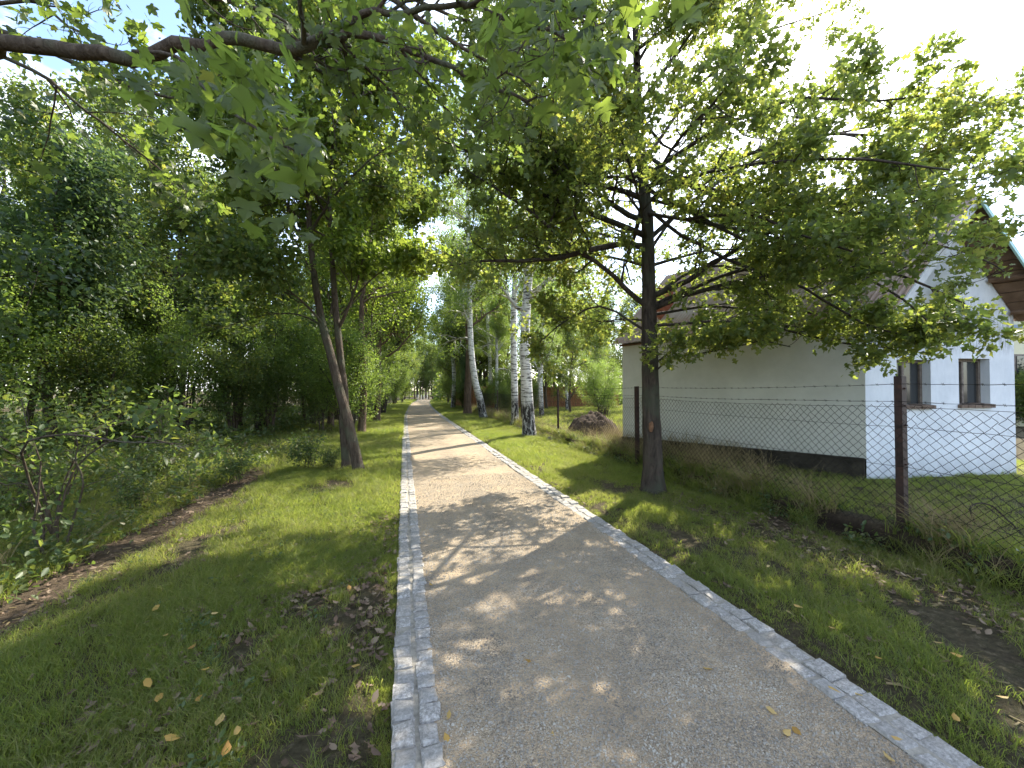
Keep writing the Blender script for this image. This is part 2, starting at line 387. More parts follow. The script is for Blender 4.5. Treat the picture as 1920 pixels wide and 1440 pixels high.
class Tree:
    def __init__(s, seed):
        s.rg = np.random.default_rng(seed); s.mb = MB(); s.lp = []; s.la = []
        s.child = {0: 9, 1: 7, 2: 5}; s.maxl = 3; s.leafn = 10; s.trop = .12; s.sides = {0: 8, 1: 6, 2: 4, 3: 3}
        s.ratio = .5; s.ratios = {}; s.flat = .5; s.ang = (35, 65); s.spread = .06; s.wob = .16; s.minz = None; s.twigs = True
    def leaves_along(s, pts, n=None):
        pts = np.array([tuple(p) for p in pts]); n = n or s.leafn
        t = s.rg.uniform(.15, 1.0, n)*(len(pts)-1); i = np.minimum(t.astype(int), len(pts)-2); f = (t-i)[:, None]
        q = pts[i]*(1-f)+pts[i+1]*f; d = unit(pts[i+1]-pts[i])
        s.lp.append(q+s.rg.normal(size=(n, 3))*s.spread); s.la.append(d+s.rg.normal(size=(n, 3))*.5)
    def spawn(s, pts, rad, level, L, t0=.25):
        k = s.child.get(level, 0)
        for c in range(k):
            t = (t0+(1-t0)*(c+s.rg.random())/k)*(len(pts)-1); i = min(int(t), len(pts)-2); f = t-i
            p = pts[i].lerp(pts[i+1], f); d = (pts[i+1]-pts[i]).normalized()
            r = (rad[i]*(1-f)+rad[i+1]*f)*.6
            rv = Vector(s.rg.normal(size=3)); rv.z *= s.flat; side = (rv-d*rv.dot(d)).normalized()
            a = R(s.rg.uniform(*s.ang)); nd = d*math.cos(a)+side*math.sin(a)
            ln = L*s.ratios.get(level, s.ratio)*(1-.45*(t/(len(pts)-1)))*s.rg.uniform(.7, 1.25)
            s.branch(p, nd, ln, max(r, .003), level+1)
    def branch(s, p, d, L, r, level, t0=.25):
        n = 6 if level < 2 else 4; pts = [Vector(p)]; d = Vector(d).normalized()
        for i in range(n):
            d = (d+Vector(s.rg.normal(size=3))*s.wob+Vector((0, 0, s.trop if level < 2 else s.trop*.3))).normalized()
            q = pts[-1]+d*(L/n)
            if s.minz is not None and q.z < s.minz: q.z = s.minz+abs(q.z-s.minz)*.3; d.z = abs(d.z)*.3
            pts.append(q)
        rad = [r*(1-.8*i/n) for i in range(n+1)]
        if level < s.maxl or s.twigs: s.mb.tube(pts, rad, s.sides.get(level, 3), cap=False)
        if level < s.maxl: s.spawn(pts, rad, level, L, t0)
        if level >= s.maxl: s.leaves_along(pts)
        elif level == s.maxl-1: s.leaves_along(pts[-3:], s.leafn)
    def limb(s, pts, r0, r1, level=0, smooth=3, t0=.2, reach=None):
        """hand-placed limb through points"""
        P0 = [Vector(p) for p in pts]; out = []
        for i in range(len(P0)-1):
            a = P0[max(i-1, 0)]; b = P0[i]; c = P0[i+1]; d = P0[min(i+2, len(P0)-1)]
            for k in range(smooth):
                t = k/smooth
                out.append(.5*((2*b)+(c-a)*t+(2*a-5*b+4*c-d)*t*t+(3*b-a-3*c+d)*t**3))
        out.append(P0[-1]); n = len(out)
        out = [p+Vector(s.rg.normal(size=3))*(.25*r0 if 0 < i else 0) for i, p in enumerate(out)]
        rad = [r0+(r1-r0)*(i/(n-1))**.8 for i in range(n)]
        s.mb.tube(out, rad, s.sides.get(level, 6), cap=False)
        ln = reach or sum((out[i+1]-out[i]).length for i in range(n-1))
        s.spawn(out, rad, level, ln, t0)
        return out, rad
    def trunk(s, pts, r0, r1, flare=1.5, sides=14, smooth=4, rough=.04):
        P0 = [Vector(p) for p in pts]; out = []
        for i in range(len(P0)-1):
            a = P0[max(i-1, 0)]; b = P0[i]; c = P0[i+1]; d = P0[min(i+2, len(P0)-1)]
            for k in range(smooth):
                t = k/smooth
                out.append(.5*((2*b)+(c-a)*t+(2*a-5*b+4*c-d)*t*t+(3*b-a-3*c+d)*t**3))
        out.append(P0[-1]); n = len(out); z0 = P0[0].z
        rad = []
        for i, p in enumerate(out):
            f = i/(n-1); r = r0+(r1-r0)*f; h = p.z-z0
            r *= 1+(flare-1)*math.exp(-h/.18); rad.append(r)
        b0 = len(s.mb.v); s.mb.tube(out, rad, sides, cap=False)
        ph = s.rg.uniform(0, 6.28)
        for i in range(n):      # uneven trunk
            h = out[i].z-z0
            for k in range(sides):
                w = 2*math.pi*k/sides; q = b0+i*sides+k; v = Vector(s.mb.v[q])
                e = rough*math.sin(3*w+ph+h)+rough*.6*s.rg.normal()+(flare-1)*.5*math.exp(-h/.15)*max(0, math.sin(5*w+ph))
                v += (v-out[i])*e; s.mb.v[q] = tuple(v)
        return out, rad
    def foliage(s, name, tmpl, size, keep=None, up=.9, droop=.35):
        p = np.concatenate(s.lp); a = np.concatenate(s.la)
        if keep is not None:
            k = keep(p); p = p[k]; a = a[k]
        sz = size*s.rg.uniform(.6, 1.25, len(p))
        return leaves_mesh(name, p, a, sz, tmpl, s.rg, up, droop)
STAT = {}
def finish_tree(t, name, loc, label, cat, group, bark, leafm, tmpl, size, rz=0, keep=None, up=.9, droop=.35, tn='trunk', cn_='crown'):
    root = empty(name, loc, rz, label=label, cat=cat, group=group)
    t.mb.build(tn, M[bark], root, smooth=True)
    me = t.foliage(cn_, tmpl, size, keep, up, droop)
    c = link(cn_, me, M[leafm], root)
    STAT[name] = (len(me.polygons), len(t.mb.f))
    return root
def copy_tree(root, loc, rz, sc, label, group=None, cat=None):
    r = root.copy(); COL.objects.link(r); r.location = loc; r.rotation_euler = (0, 0, rz); r.scale = sc if hasattr(sc, '__len__') else (sc, sc, sc)
    r['label'] = label
    if group: r['group'] = group
    if cat: r['category'] = cat
    for ch in root.children:
        c = ch.copy(); COL.objects.link(c); c.parent = r
    return r
exec_parts = []
# ------------------------------------------------------------------ house
GZ = .20
A = G(1625, 899, GZ); B = G(1906, 889, GZ)
FD = (B-A); FWID = FD.length; FD.normalize()
SDIR = Vector((-.350, .937, 0)).normalized(); SLEN = 4.75
FN = Vector((FD.y, -FD.x, 0))            # outward normal of the front (towards -Y)
if FN.y > 0: FN = -FN
SN = Vector((-SDIR.y, SDIR.x, 0))
if SN.x > 0: SN = -SN
def depth_of(p): return p.dot(FW)
ZE = P(1618, 580, depth_of(A)).z
ridge0 = A+FD*(FWID*.5)
tip = ridge0-SDIR*.42
ZR = P(1838, 368, depth_of(tip)).z
def wallhit(u, v, off_=0):
    d = ray(u, v); o = Vector((0, 0, CH)); p0 = A-FN*off_
    t = (p0-o).dot(FN)/d.dot(FN); q = o+d*t; return (q-A).dot(FD), q.z
def plaster(name, c0, c1, stain, zband=None, streak=True):
    m, t, out = newmat(name)
    n = noise(t, 1.4, 6, .7); nf = noise(t, 60, 3, .7)
    c = ramp(t, n.outputs['Fac'], [(.35, c0), (.68, c1)]).outputs[0]
    ns = noise(t, 1, 7, .75, mapscale=(16, 16, 3.0)); z = sepz(t, False)[2]
    if zband:
        d = math_(t, 'ABSOLUTE', math_(t, 'SUBTRACT', z, zband[0])); w = math_(t, 'SUBTRACT', 1, math_(t, 'DIVIDE', d, zband[1]), True)
        nx = noise(t, .9, 3)
        w = math_(t, 'MULTIPLY', w, ramp(t, nx.outputs['Fac'], [(.36, .3), (.5, 1)]).outputs[0])
        f = math_(t, 'MULTIPLY', ramp(t, ns.outputs['Fac'], [(.42, 0), (.54, 1)]).outputs[0], math_(t, 'ADD', w, .05), True)
        c = mix(t, f, c, stain)
    nd = noise(t, 1, 5, .7, mapscale=(3, 3, 1.5))
    low = math_(t, 'SUBTRACT', .62, z, True); low = math_(t, 'MULTIPLY', low, 1.4, True)
    low = math_(t, 'MULTIPLY', low, ramp(t, nd.outputs['Fac'], [(.3, .3), (.7, 1)]).outputs[0])
    c = mix(t, low, c, tuple(x*.55 for x in stain))
    pbsdf(t, out, c, .9, .15, bump(t, math_(t, 'ADD', nf.outputs['Fac'], math_(t, 'MULTIPLY', n.outputs['Fac'], 2)), .35, .01)); return m
M['front_plaster'] = plaster('limewashed_plaster', (.62, .65, .69), (.76, .785, .82), (.13, .13, .14), (2.66, .5))
M['side_plaster'] = plaster('beige_plaster', (.52, .51, .45), (.62, .605, .545), (.24, .23, .2))
M['plinth'] = simple('dark_plinth', (.018, .016, .013), (.07, .06, .045), 5, .95, .1, .8, .03, obj=False)  # near-black mottled colour along the wall foot
M['sill'] = simple('weathered_brick', (.09, .06, .045), (.24, .18, .14), 12, .9, .2, .6, .01, obj=False)
M['frame'] = simple('old_window_paint', (.09, .07, .06), (.22, .18, .15), 20, .6, .3, obj=False)
M['metal_roof'] = simple('rusty_sheet_metal', (.30, .17, .13), (.52, .46, .43), 1.3, .6, .4, .2, .01, obj=False)
M['barge'] = simple('pale_barge_board', (.52, .55, .6), (.68, .7, .74), 6, .7, .3, obj=False)
M['barge_green'] = simple('green_barge_board', (.28, .48, .44), (.38, .58, .54), 6, .6, .3, obj=False)
M['wood_brown'] = simple('brown_boards', (.09, .055, .035), (.20, .13, .085), 6, .85, .2, .4, .01, obj=False)
def glass_mat():
    m, t, out = newmat('window_glass'); n = noise(t, 3, 3)
    pbsdf(t, out, (.035, .038, .04), .08, .8, bump(t, n.outputs['Fac'], .05, .01)); return m
M['glass'] = glass_mat()
M['brick'] = simple('red_brick', (.25, .07, .04), (.42, .16, .1), 14, .9, .2, .5, .01, obj=False)

house = empty('house', A, label='white gabled house with streaked plaster behind the wire fence', cat='house')
def lv(p): return Vector(p)-A
def W3(s, z, n=0): return A+FD*s+Vector((0, 0, z-A.z))+FN*n     # front-plane coordinates
zb = -.3
wins = []
for (u0, v0, u1, v1) in ((1681, 674, 1746, 764), (1797, 672, 1857, 762)):
    s0, z1 = wallhit(u0, v0); s1, z0 = wallhit(u1, v1); wins.append((s0, s1, z0, z1))
mb = MB()
def quad(mb, a, b, c, d): mb.add([lv(a), lv(b), lv(c), lv(d)], [(0, 1, 2, 3)])
zt = ZE
cuts = [0]+[x for w in wins for x in w[:2]]+[FWID]
zw0, zw1 = wins[0][2], wins[0][3]
for i in range(len(cuts)-1):
    s0, s1 = cuts[i], cuts[i+1]
    if i in (1, 3):
        w = wins[i//2]
        quad(mb, W3(s0, zb), W3(s1, zb), W3(s1, w[2]), W3(s0, w[2])); quad(mb, W3(s0, w[3]), W3(s1, w[3]), W3(s1, zt), W3(s0, zt))
    else: quad(mb, W3(s0, zb), W3(s1, zb), W3(s1, zt), W3(s0, zt))
mb.add([lv(W3(0, zt)), lv(W3(FWID, zt)), lv(W3(FWID*.5, ZR-.06))], [(0, 1, 2)])
RD = .15
for (s0, s1, z0, z1) in wins:
    quad(mb, W3(s0, z0), W3(s0, z0, -RD), W3(s0, z1, -RD), W3(s0, z1)); quad(mb, W3(s1, z1), W3(s1, z1, -RD), W3(s1, z0, -RD), W3(s1, z0))
    quad(mb, W3(s0, z1), W3(s0, z1, -RD), W3(s1, z1, -RD), W3(s1, z1)); quad(mb, W3(s1, z0), W3(s1, z0, -RD), W3(s0, z0, -RD), W3(s0, z0))
mb.build('front_wall', M['front_plaster'], house)
mb = MB(); C_ = A+SDIR*SLEN; D_ = B+SDIR*SLEN; up = lambda p, z: Vector((p.x, p.y, z))
quad(mb, up(C_, .42), up(A, .52), up(A, ZE), up(C_, ZE))
mb.build('side_wall', M['side_plaster'], house)
mb = MB(); q0 = A+SN*.04; q1 = C_+SN*.04
mb.add([lv(p) for p in (up(q1, -.3), up(q0+SDIR*.02, -.3), up(q0+SDIR*.02, .52), up(q1, .42), up(C_-SN*.05, -.3), up(A-SN*.05+SDIR*.02, -.3), up(A-SN*.05+SDIR*.02, .545), up(C_-SN*.05, .445))],
       [(0, 1, 2, 3), (3, 2, 6, 7), (1, 5, 6, 2), (0, 3, 7, 4)])
mb.build('plinth', M['plinth'], house)
mb = MB(); quad(mb, up(B, zb), up(D_, zb), up(D_, ZE), up(B, ZE)); quad(mb, up(D_, zb), up(C_, zb), up(C_, ZE), up(D_, ZE))
mb.add([lv(up(D_, ZE)), lv(up(C_, ZE)), lv(up(ridge0+SDIR*SLEN, ZR-.06))], [(0, 1, 2)])
mb.build('rear_wall', M['side_plaster'], house)
for (s0, s1, z0, z1) in wins:
    w = empty('window', (0, 0, 0)); w.parent = house
    m1 = MB(); ft = .045; n0 = -RD+.03
    def fbar(a0, a1, b0, b1, n=n0, th=.05):
        V = [lv(W3(s, z, nn)) for nn in (n, n-th) for s, z in ((a0, b0), (a1, b0), (a1, b1), (a0, b1))]
        m1.add(V, [(0, 1, 2, 3), (0, 4, 5, 1), (1, 5, 6, 2), (2, 6, 7, 3), (3, 7, 4, 0)])
    fbar(s0+.002, s0+ft, z0+.002, z1-.002); fbar(s1-ft, s1-.002, z0+.002, z1-.002)
    fbar(s0+ft, s1-ft, z0+.002, z0+ft); fbar(s0+ft, s1-ft, z1-ft, z1-.002)
    ms = s0+(s1-s0)*.42
    fbar(ms-.02, ms+.02, z0+ft, z1-ft, n0-.003)
    m1.build('frame', M['frame'], w)
    for a0, a1 in ((s0+ft, ms-.02), (ms+.02, s1-ft)):
        mg = MB(); mg.add([lv(W3(s, z, n0-.03)) for s, z in ((a0, z0+ft), (a1, z0+ft), (a1, z1-ft), (a0, z1-ft))], [(0, 1, 2, 3)]); mg.build('pane', M['glass'], w)
    rs = random.Random(4); nb = 5
    for k in range(nb):
        a0 = s0-.03+(s1-s0+.06)*k/nb; a1 = s0-.03+(s1-s0+.06)*(k+1)/nb-.008
        mm = MB(); h = .045+rs.random()*.015; o_ = .05+rs.random()*.02
        V = [lv(W3(s, z, nn)) for nn in (o_, -RD+.035) for s, z in ((a0, z0-.02), (a1, z0-.02), (a1, z0-.02+h), (a0, z0-.02+h))]
        V[6].z += .02; V[7].z += .02
        mm.add(V, [(0, 1, 2, 3), (3, 2, 6, 7), (0, 4, 5, 1), (1, 5, 6, 2), (0, 3, 7, 4)])
        mm.build('sill_brick', M['sill'], w)
# roof: corrugated sheets on both slopes
roof = empty('roof', (0, 0, 0)); roof.parent = house
FOV_, EOV = .42, .16
def slope_pts(side):
    e = A if side < 0 else B
    rdg = up(ridge0, ZR); ev = up(e, ZE); d = (ev-rdg); dn = d.normalized()
    return rdg, dn, d.length+EOV
for side in (-1, 1):
    rdg, dn, ln = slope_pts(side); tot = SLEN+FOV_+.2; ns = 8; wd = tot/ns
    nrm = SDIR.cross(dn)
    if nrm.z < 0: nrm = -nrm
    for k in range(ns):
        a0 = -FOV_+k*wd; per = 9; npt = per*6+1; V = []; F_ = []
        for j in range(npt):
            a = a0+(wd+.03)*j/(npt-1); hh = .02*math.sin(2*math.pi*per*j/(npt-1))+.035+.004*(k % 2)
            for tt in (0, .5, 1): V.append(lv(rdg+SDIR*a+dn*(ln*tt)+nrm*(hh-.01*tt*(k % 3))))
        for j in range(npt-1):
            for q in (0, 1): F_.append((j*3+q, j*3+q+1, j*3+q+4, j*3+q+3))
        mm = MB(); mm.add(V, F_); mm.build('roof_sheet', M['metal_roof'], roof, smooth=True)
    # soffit boards below the gable overhang and rafters
    nbd = 12
    for k in range(nbd):
        t0, t1 = k/nbd, (k+1)/nbd-.006
        p = [rdg+dn*(ln*t0)-SDIR*(FOV_-.02)-nrm*.03, rdg+dn*(ln*t1)-SDIR*(FOV_-.02)-nrm*.03, rdg+dn*(ln*t1)-nrm*.03+SDIR*.0, rdg+dn*(ln*t0)-nrm*.03]
        mm = MB(); mm.add([lv(x) for x in p]+[lv(x+nrm*.02) for x in p], [(3, 2, 1, 0), (4, 5, 6, 7), (0, 1, 5, 4), (1, 2, 6, 5), (2, 3, 7, 6), (3, 0, 4, 7)])
        mm.build('soffit_board', M['wood_brown'], roof)
    mm = MB(); p0 = rdg-SDIR*FOV_-nrm*.13; p1 = p0+dn*ln
    V = [p0, p1, p1+nrm*.16, p0+nrm*.16]; mm.add([lv(x) for x in V]+[lv(x-SDIR*.025) for x in V], [(0, 3, 2, 1), (4, 5, 6, 7), (0, 1, 5, 4), (1, 2, 6, 5), (2, 3, 7, 6), (3, 0, 4, 7)])
    mm.build('barge_board', M['barge'] if side < 0 else M['barge_green'], roof)
    if side > 0:
        for tt in (.33, .62, .9):
            mm = MB(); q = rdg+dn*(ln*tt)-nrm*.09
            mm.tube([lv(q-SDIR*(FOV_-.02)), lv(q)], .035, 4); mm.build('purlin_end', M['wood_brown'], roof)
    else:
        mm = MB(); q = rdg+dn*(ln-.02)-nrm*.06; mm.tube([lv(q-SDIR*.3), lv(q+SDIR*(SLEN))], .03, 4); mm.build('eave_board', M['wood_brown'], roof)
mm = MB(); q = ridge0+SDIR*(SLEN-.6)-FD*.9; mm.box(lv(up(q, ZE+.62)), (.34, .34, 1.2), Matrix.Rotation(math.atan2(FD.y, FD.x), 3, 'Z')); mm.build('chimney', M['brick'], house)

# yellow neighbour house far right
M['cream'] = simple('cream_render', (.58, .55, .38), (.66, .63, .46), 3, .9, .1, obj=False)
M['slate'] = simple('grey_roof', (.06, .06, .07), (.12, .12, .13), 3, .6, .3, obj=False)
M['blue_trim'] = simple('blue_grey_trim', (.16, .22, .30), (.22, .28, .36), 3, .6, .3, obj=False)
nh = empty('neighbour_house', P(1905, 732, 15.5), label='cream rendered house with grey roof glimpsed past the white gable', cat='house')
nl = nh.location.copy(); nh.location.z = GZ
ang = math.atan2(FD.y, FD.x)
Rz = Matrix.Rotation(ang, 3, 'Z')
def nbx(name, c, d, mat, par=None):
    m_ = MB(); m_.box(Rz @ Vector(c), d, Rz); return m_.build(name, mat, par or nh)
nbx('wall', (3.2, 3, 1.9), (8, 6, 3.8), M['cream']); nbx('upper_wall', (3.3, 3.2, 4.7), (7.4, 5.4, 1.6), M['cream'])
nbx('cornice', (3.2, 3, 3.86), (8.4, 6.4, .12), M['blue_trim'])
m_ = MB(); m_.add([Rz @ Vector(p) for p in ((-1.1, -.4, 5.3), (7.8, -.4, 5.3), (7.8, 6.6, 5.3), (-1.1, 6.6, 5.3), (1.6, 3, 7.3), (5.6, 3, 7.3))],
          [(0, 1, 5, 4), (1, 2, 5), (2, 3, 4, 5), (3, 0, 4), (3, 2, 1, 0)]); m_.build('roof', M['slate'], nh)
for sx in (.3, 2.2, 4.4):
    f = nbx('window', (sx, -.03, 2.2), (.9, .08, 1.2), M['frame']); nbx('pane', (sx, -.08, 2.2), (.76, .03, 1.06), M['glass'], f).parent = f

# ------------------------------------------------------------------ chain link fence
def steel():
    m, t, out = newmat('rusty_painted_steel'); n = noise(t, 9, 6, .7, obj=False); n2 = noise(t, 40, 4, .7)
    c = ramp(t, n.outputs['Fac'], [(.38, (.020, .011, .009)), (.55, (.040, .020, .015)), (.78, (.09, .04, .025))]).outputs[0]
    pbsdf(t, out, c, .65, .35, bump(t, n2.outputs['Fac'], .3, .004)); return m
M['steel'] = steel()
M['wire'] = simple('dark_wire', (.012, .012, .012), (.04, .032, .026), 30, .75, .2, .1, .001, obj=False)
fence = empty('chain_link_fence', (FX, 0, 0), label='sagging chain link fence with barbed wire and rusty steel posts beside the path', cat='fence')
P1 = G(1700, 1032); P2 = G(1197, 878)
posty = [(P1.x, P1.y, 1.74, .105), (P2.x, P2.y, 1.68, .085), (4.86, 12.2, 1.64, .06), (4.83, 16.3, 1.62, .055), (4.86, 21.0, 1.6, .05), (4.9, 25.5, 1.6, .05), (4.95, -1.6, 1.7, .1)]
rs = random.Random(11)
for (x, y, h, w) in posty:
    m_ = MB(); t_ = w*.09; Rp = Matrix.Rotation(R(rs.uniform(-4, 4)+12), 3, 'Z') @ Matrix.Rotation(R(rs.uniform(-1, 1)-.5), 3, 'Y')
    o3 = Vector((x-FX, y, 0))
    zc = h/2-.15
    for c, d in (((0, 0, zc), (w, t_, h+.3)), ((-w/2+t_/2, w*.25+t_/2, zc), (t_, w*.5, h+.3)), ((w/2-t_/2, w*.25+t_/2, zc), (t_, w*.5, h+.3))):
        m_.box(Rp @ Vector((c[0]*1.0, c[1]+.0005, c[2]))+o3, d, Rp)
    m_.box(Rp @ Vector((0, w*.25, h+.002))+o3, (w*1.02, w*.56, .006), Rp)
    for zz in (.35, .86, 1.25, 1.45, 1.62): m_.box(Rp @ Vector((0, -.012, zz))+o3, (w*.35, .02, .016), Rp)
    m_.build('post', M['steel'], fence)
def fx(y): return .0+.02*math.sin(y*1.3)+.012*math.sin(y*3.1)
def sag(y):
    ys_ = sorted(p[1] for p in posty)
    for a, b in zip(ys_, ys_[1:]):
        if a <= y <= b: t = (y-a)/(b-a); return 4*t*(1-t)
    return 0
def ztop(y): return 1.455-.055*sag(y)+.008*math.sin(y*5)-.02*(y < 2.8)
wires = []
w = .046; K = 31; y = -1.5; segA = []; segB = []
while y < 25.4:
    prev = None; zt_ = ztop(y)+.02*rs.random(); st = (zt_-.06)/K
    for k in range(K+1):
        yy_ = y+((k+len(wires)) % 2)*w+rs.gauss(0, .0015)+.01*math.sin(k*.35+y*.7); z_ = zt_-k*st+rs.gauss(0, .0015)
        p_ = (fx(y)+.003*(1 if k % 2 else -1)+.018*math.sin(k*.21+y)-.01, yy_, z_)
        if prev: segA.append(prev); segB.append(p_)
        prev = p_
    y += w; wires.append(1)
SA = np.array(segA); SB = np.array(segB); d = unit(SB-SA); a1 = unit(np.cross(d, [1., .3, .2])); a2 = np.cross(d, a1); rr = .0026
V = np.stack([e+rr*(math.cos(th)*a1+math.sin(th)*a2) for e in (SA, SB) for th in (0, 2.094, 4.189)], 1)
base = (np.arange(len(SA))*6)[:, None]; Fm = np.concatenate([base+np.array(f) for f in ((0, 1, 4, 3), (1, 2, 5, 4), (2, 0, 3, 5))])
wm = link('wire_mesh', npmesh('wire_mesh', V, Fm), M['wire'], fence); wm['kind'] = 'stuff'
def wirel(name, zf, barbed=False, r=.0022, seed=1):
    m_ = MB(); yy_ = np.arange(-1.6, 25.6, .12); rg_ = random.Random(seed)
    m_.tube([(fx(y)-.02, y, zf(y)+rg_.gauss(0, .0015)) for y in yy_], r, 3)
    if barbed:
        m_.tube([(fx(y)-.018+.003*math.sin(i), y, zf(y)+.003*math.cos(i)) for i, y in enumerate(yy_)], r*.8, 3)
        y = -1.5
        while y < 18:
            z_ = zf(y); x_ = fx(y)-.019
            m_.tube([(x_-.012, y-.004, z_-.012), (x_+.012, y+.004, z_+.013)], r*.8, 3); m_.tube([(x_+.011, y-.006, z_-.01), (x_-.011, y+.008, z_+.012)], r*.8, 3); y += .13
    m_.build(name, M['wire'], fence)
wirel('barbed_wire', lambda y: 1.665-.03*sag(y), True, seed=2); wirel('barbed_wire', lambda y: 1.49-.02*sag(y)+.004*math.sin(y*2), True, seed=3)
wirel('tension_wire', lambda y: 1.44-.03*sag(y), False, .0028); wirel('tension_wire', lambda y: 1.235-.02*sag(y), False, .0028, 4); wirel('tension_wire', lambda y: .84-.02*sag(y), False, .0028, 5); wirel('tension_wire', lambda y: .42, False, .0028, 6)

# reed and board screen at the end of the garden
M['reed'] = simple('rusty_reed_boards', (.12, .05, .025), (.36, .17, .085), 3, .9, .1, .3, .01, mapscale=(6, 6, .4), obj=False)
scr = empty('board_fence', (5.0, 29.5, 0), label='rust brown board screen closing off the far garden behind the birches', cat='fence')
m_ = MB(); x = 0
while x < 13:
    wd = rs.uniform(.08, .13); m_.box((x, rs.uniform(-.02, .02)+.12*x, .95), (wd-.012, .025, 1.9+rs.uniform(-.06, .06))); x += wd
y = 0
while y < 14:
    wd = rs.uniform(.08, .13); m_.box((rs.uniform(-.02, .02)-.1, y, .95), (.025, wd-.012, 1.9+rs.uniform(-.06, .06))); y += wd
o = m_.build('board', M['reed'], scr); o['kind'] = 'stuff'
for x in (0.3, 3, 6, 9, 12): mp_ = MB(); mp_.box((x, .12*x+.06, 1.0), (.09, .09, 2.0)); mp_.build('post', M['wood_brown'], scr)

# ------------------------------------------------------------------ dirt heap, boulder, bollards, hose
def heap_mat():
    m, t, out = newmat('heap_soil'); n = noise(t, 9, 6, .75); n2 = noise(t, 2, 4)
    c = ramp(t, n.outputs['Fac'], [(.3, (.03, .022, .018)), (.6, (.10, .075, .058)), (.8, (.22, .175, .14))]).outputs[0]
    pbsdf(t, out, c, .95, .1, bump(t, n.outputs['Fac'], 1, .05)); return m
M['heap'] = heap_mat()
from mathutils import noise as mnoise
hc = P(1112, 800, 12.6); n = 60; V = []
for j in range(n):
    for i in range(n):
        a, b = (i/(n-1)-.5)*2.6, (j/(n-1)-.5)*2.4
        r_ = math.sqrt((a/1.0)**2+(b/.95)**2); h = .80*max(0, 1-r_**1.9)**.62 if r_ < 1 else 0
        nz = mnoise.fractal(Vector((a*2.2, b*2.2, 3)), .9, 2, 5)
        V.append((a, b, h*(1+.3*nz)+(.07*mnoise.noise(Vector((a*7, b*7, 0)))+.04*mnoise.noise(Vector((a*19, b*19, 0))))*(h > 0)-.03*(h <= 0)))
F_ = [(j*n+i, j*n+i+1, (j+1)*n+i+1, (j+1)*n+i) for j in range(n-1) for i in range(n-1)]
hp = link('soil_heap', npmesh('soil_heap', V, np.array(F_), True), M['heap']); hp.location = (hc.x, hc.y, GZ); hp.scale = (.85, .85, .82)
tag(hp, 'rounded brown heap of earth behind the wire fence', 'soil heap')
rs_ = random.Random(8); m_ = MB()
for k in range(70):
    a = rs_.uniform(0, 6.28); d = rs_.uniform(.2, 1.25); h = .8*max(0, 1-(d/1.0)**1.9)**.62 if d < 1 else 0
    x, y = math.cos(a)*d, math.sin(a)*d*.95; e = rs_.uniform(0, 6.28); l_ = rs_.uniform(.08, .3)
    m_.tube([(x, y, h), (x+math.cos(e)*l_*.5, y+math.sin(e)*l_*.5, h+rs_.uniform(0, .12)), (x+math.cos(e)*l_, y+math.sin(e)*l_, h+rs_.uniform(-.02, .15))], .006, 3)
o = m_.build('twig', M['dry'], hp); o['kind'] = 'stuff'
M['boulder'] = simple('boulder', (.2, .19, .17), (.42, .40, .37), 9, .9, .2, .6, .02)
def rock(name, loc, s, label):
    import bmesh
    bm = bmesh.new(); bmesh.ops.create_icosphere(bm, subdivisions=3, radius=1)
    for v in bm.verts: v.co *= 1+.35*mnoise.noise(v.co*1.3+Vector(loc)); v.co.z = max(v.co.z, -.4)
    for v in bm.verts: v.co = Vector((v.co.x*s[0], v.co.y*s[1], v.co.z*s[2]))
    me = bpy.data.meshes.new(name); bm.to_mesh(me); bm.free(); o = link(name, me, M['boulder']); o.location = loc
    tag(o, label, 'stone'); return o
gs = G(1034, 826); rock('boulder', (gs.x, gs.y, .02), (.16, .13, .12), 'small pale boulder lying in the grass beside the nearest birch')
M['white_post'] = simple('white_paint', (.55, .55, .52), (.7, .7, .68), 5, .6, .3)
for k, u in enumerate((784, 790, 795, 801)):
    q = P(u, 745, 66+k*.5); m_ = MB(); m_.tube([(0, 0, -.05), (0, 0, .12), (0, 0, .75), (0, 0, .86), (0, 0, .9)], [.07, .06, .06, .05, .02], 10)
    o = m_.build('bollard', M['white_post'], smooth=True); o.location = (q.x, q.y, 0)
    tag(o, '%s of four tiny pale bollards across the far end of the path' % ['leftmost', 'second from left', 'third from left', 'rightmost'][k], 'bollard', 'pale bollards at the end of the path')
hose = MB(); hp_ = [P(1827, 977, 3.75), P(1820, 960, 3.76), P(1822, 948, 3.78), P(1838, 943, 3.8), P(1862, 950, 3.8), P(1890, 975, 3.78), P(1915, 1000, 3.76), P(1950, 1045, 3.7)]
Tt = Tree(5); Tt.child = {}
oo, rr_ = Tt.limb(hp_, .008, .007); hz = Tt.mb.build('dead_bramble_stem', M['bark'], smooth=True)
tag(hz, 'dark arched dead stem hooked behind the wire near the front post', 'stem')

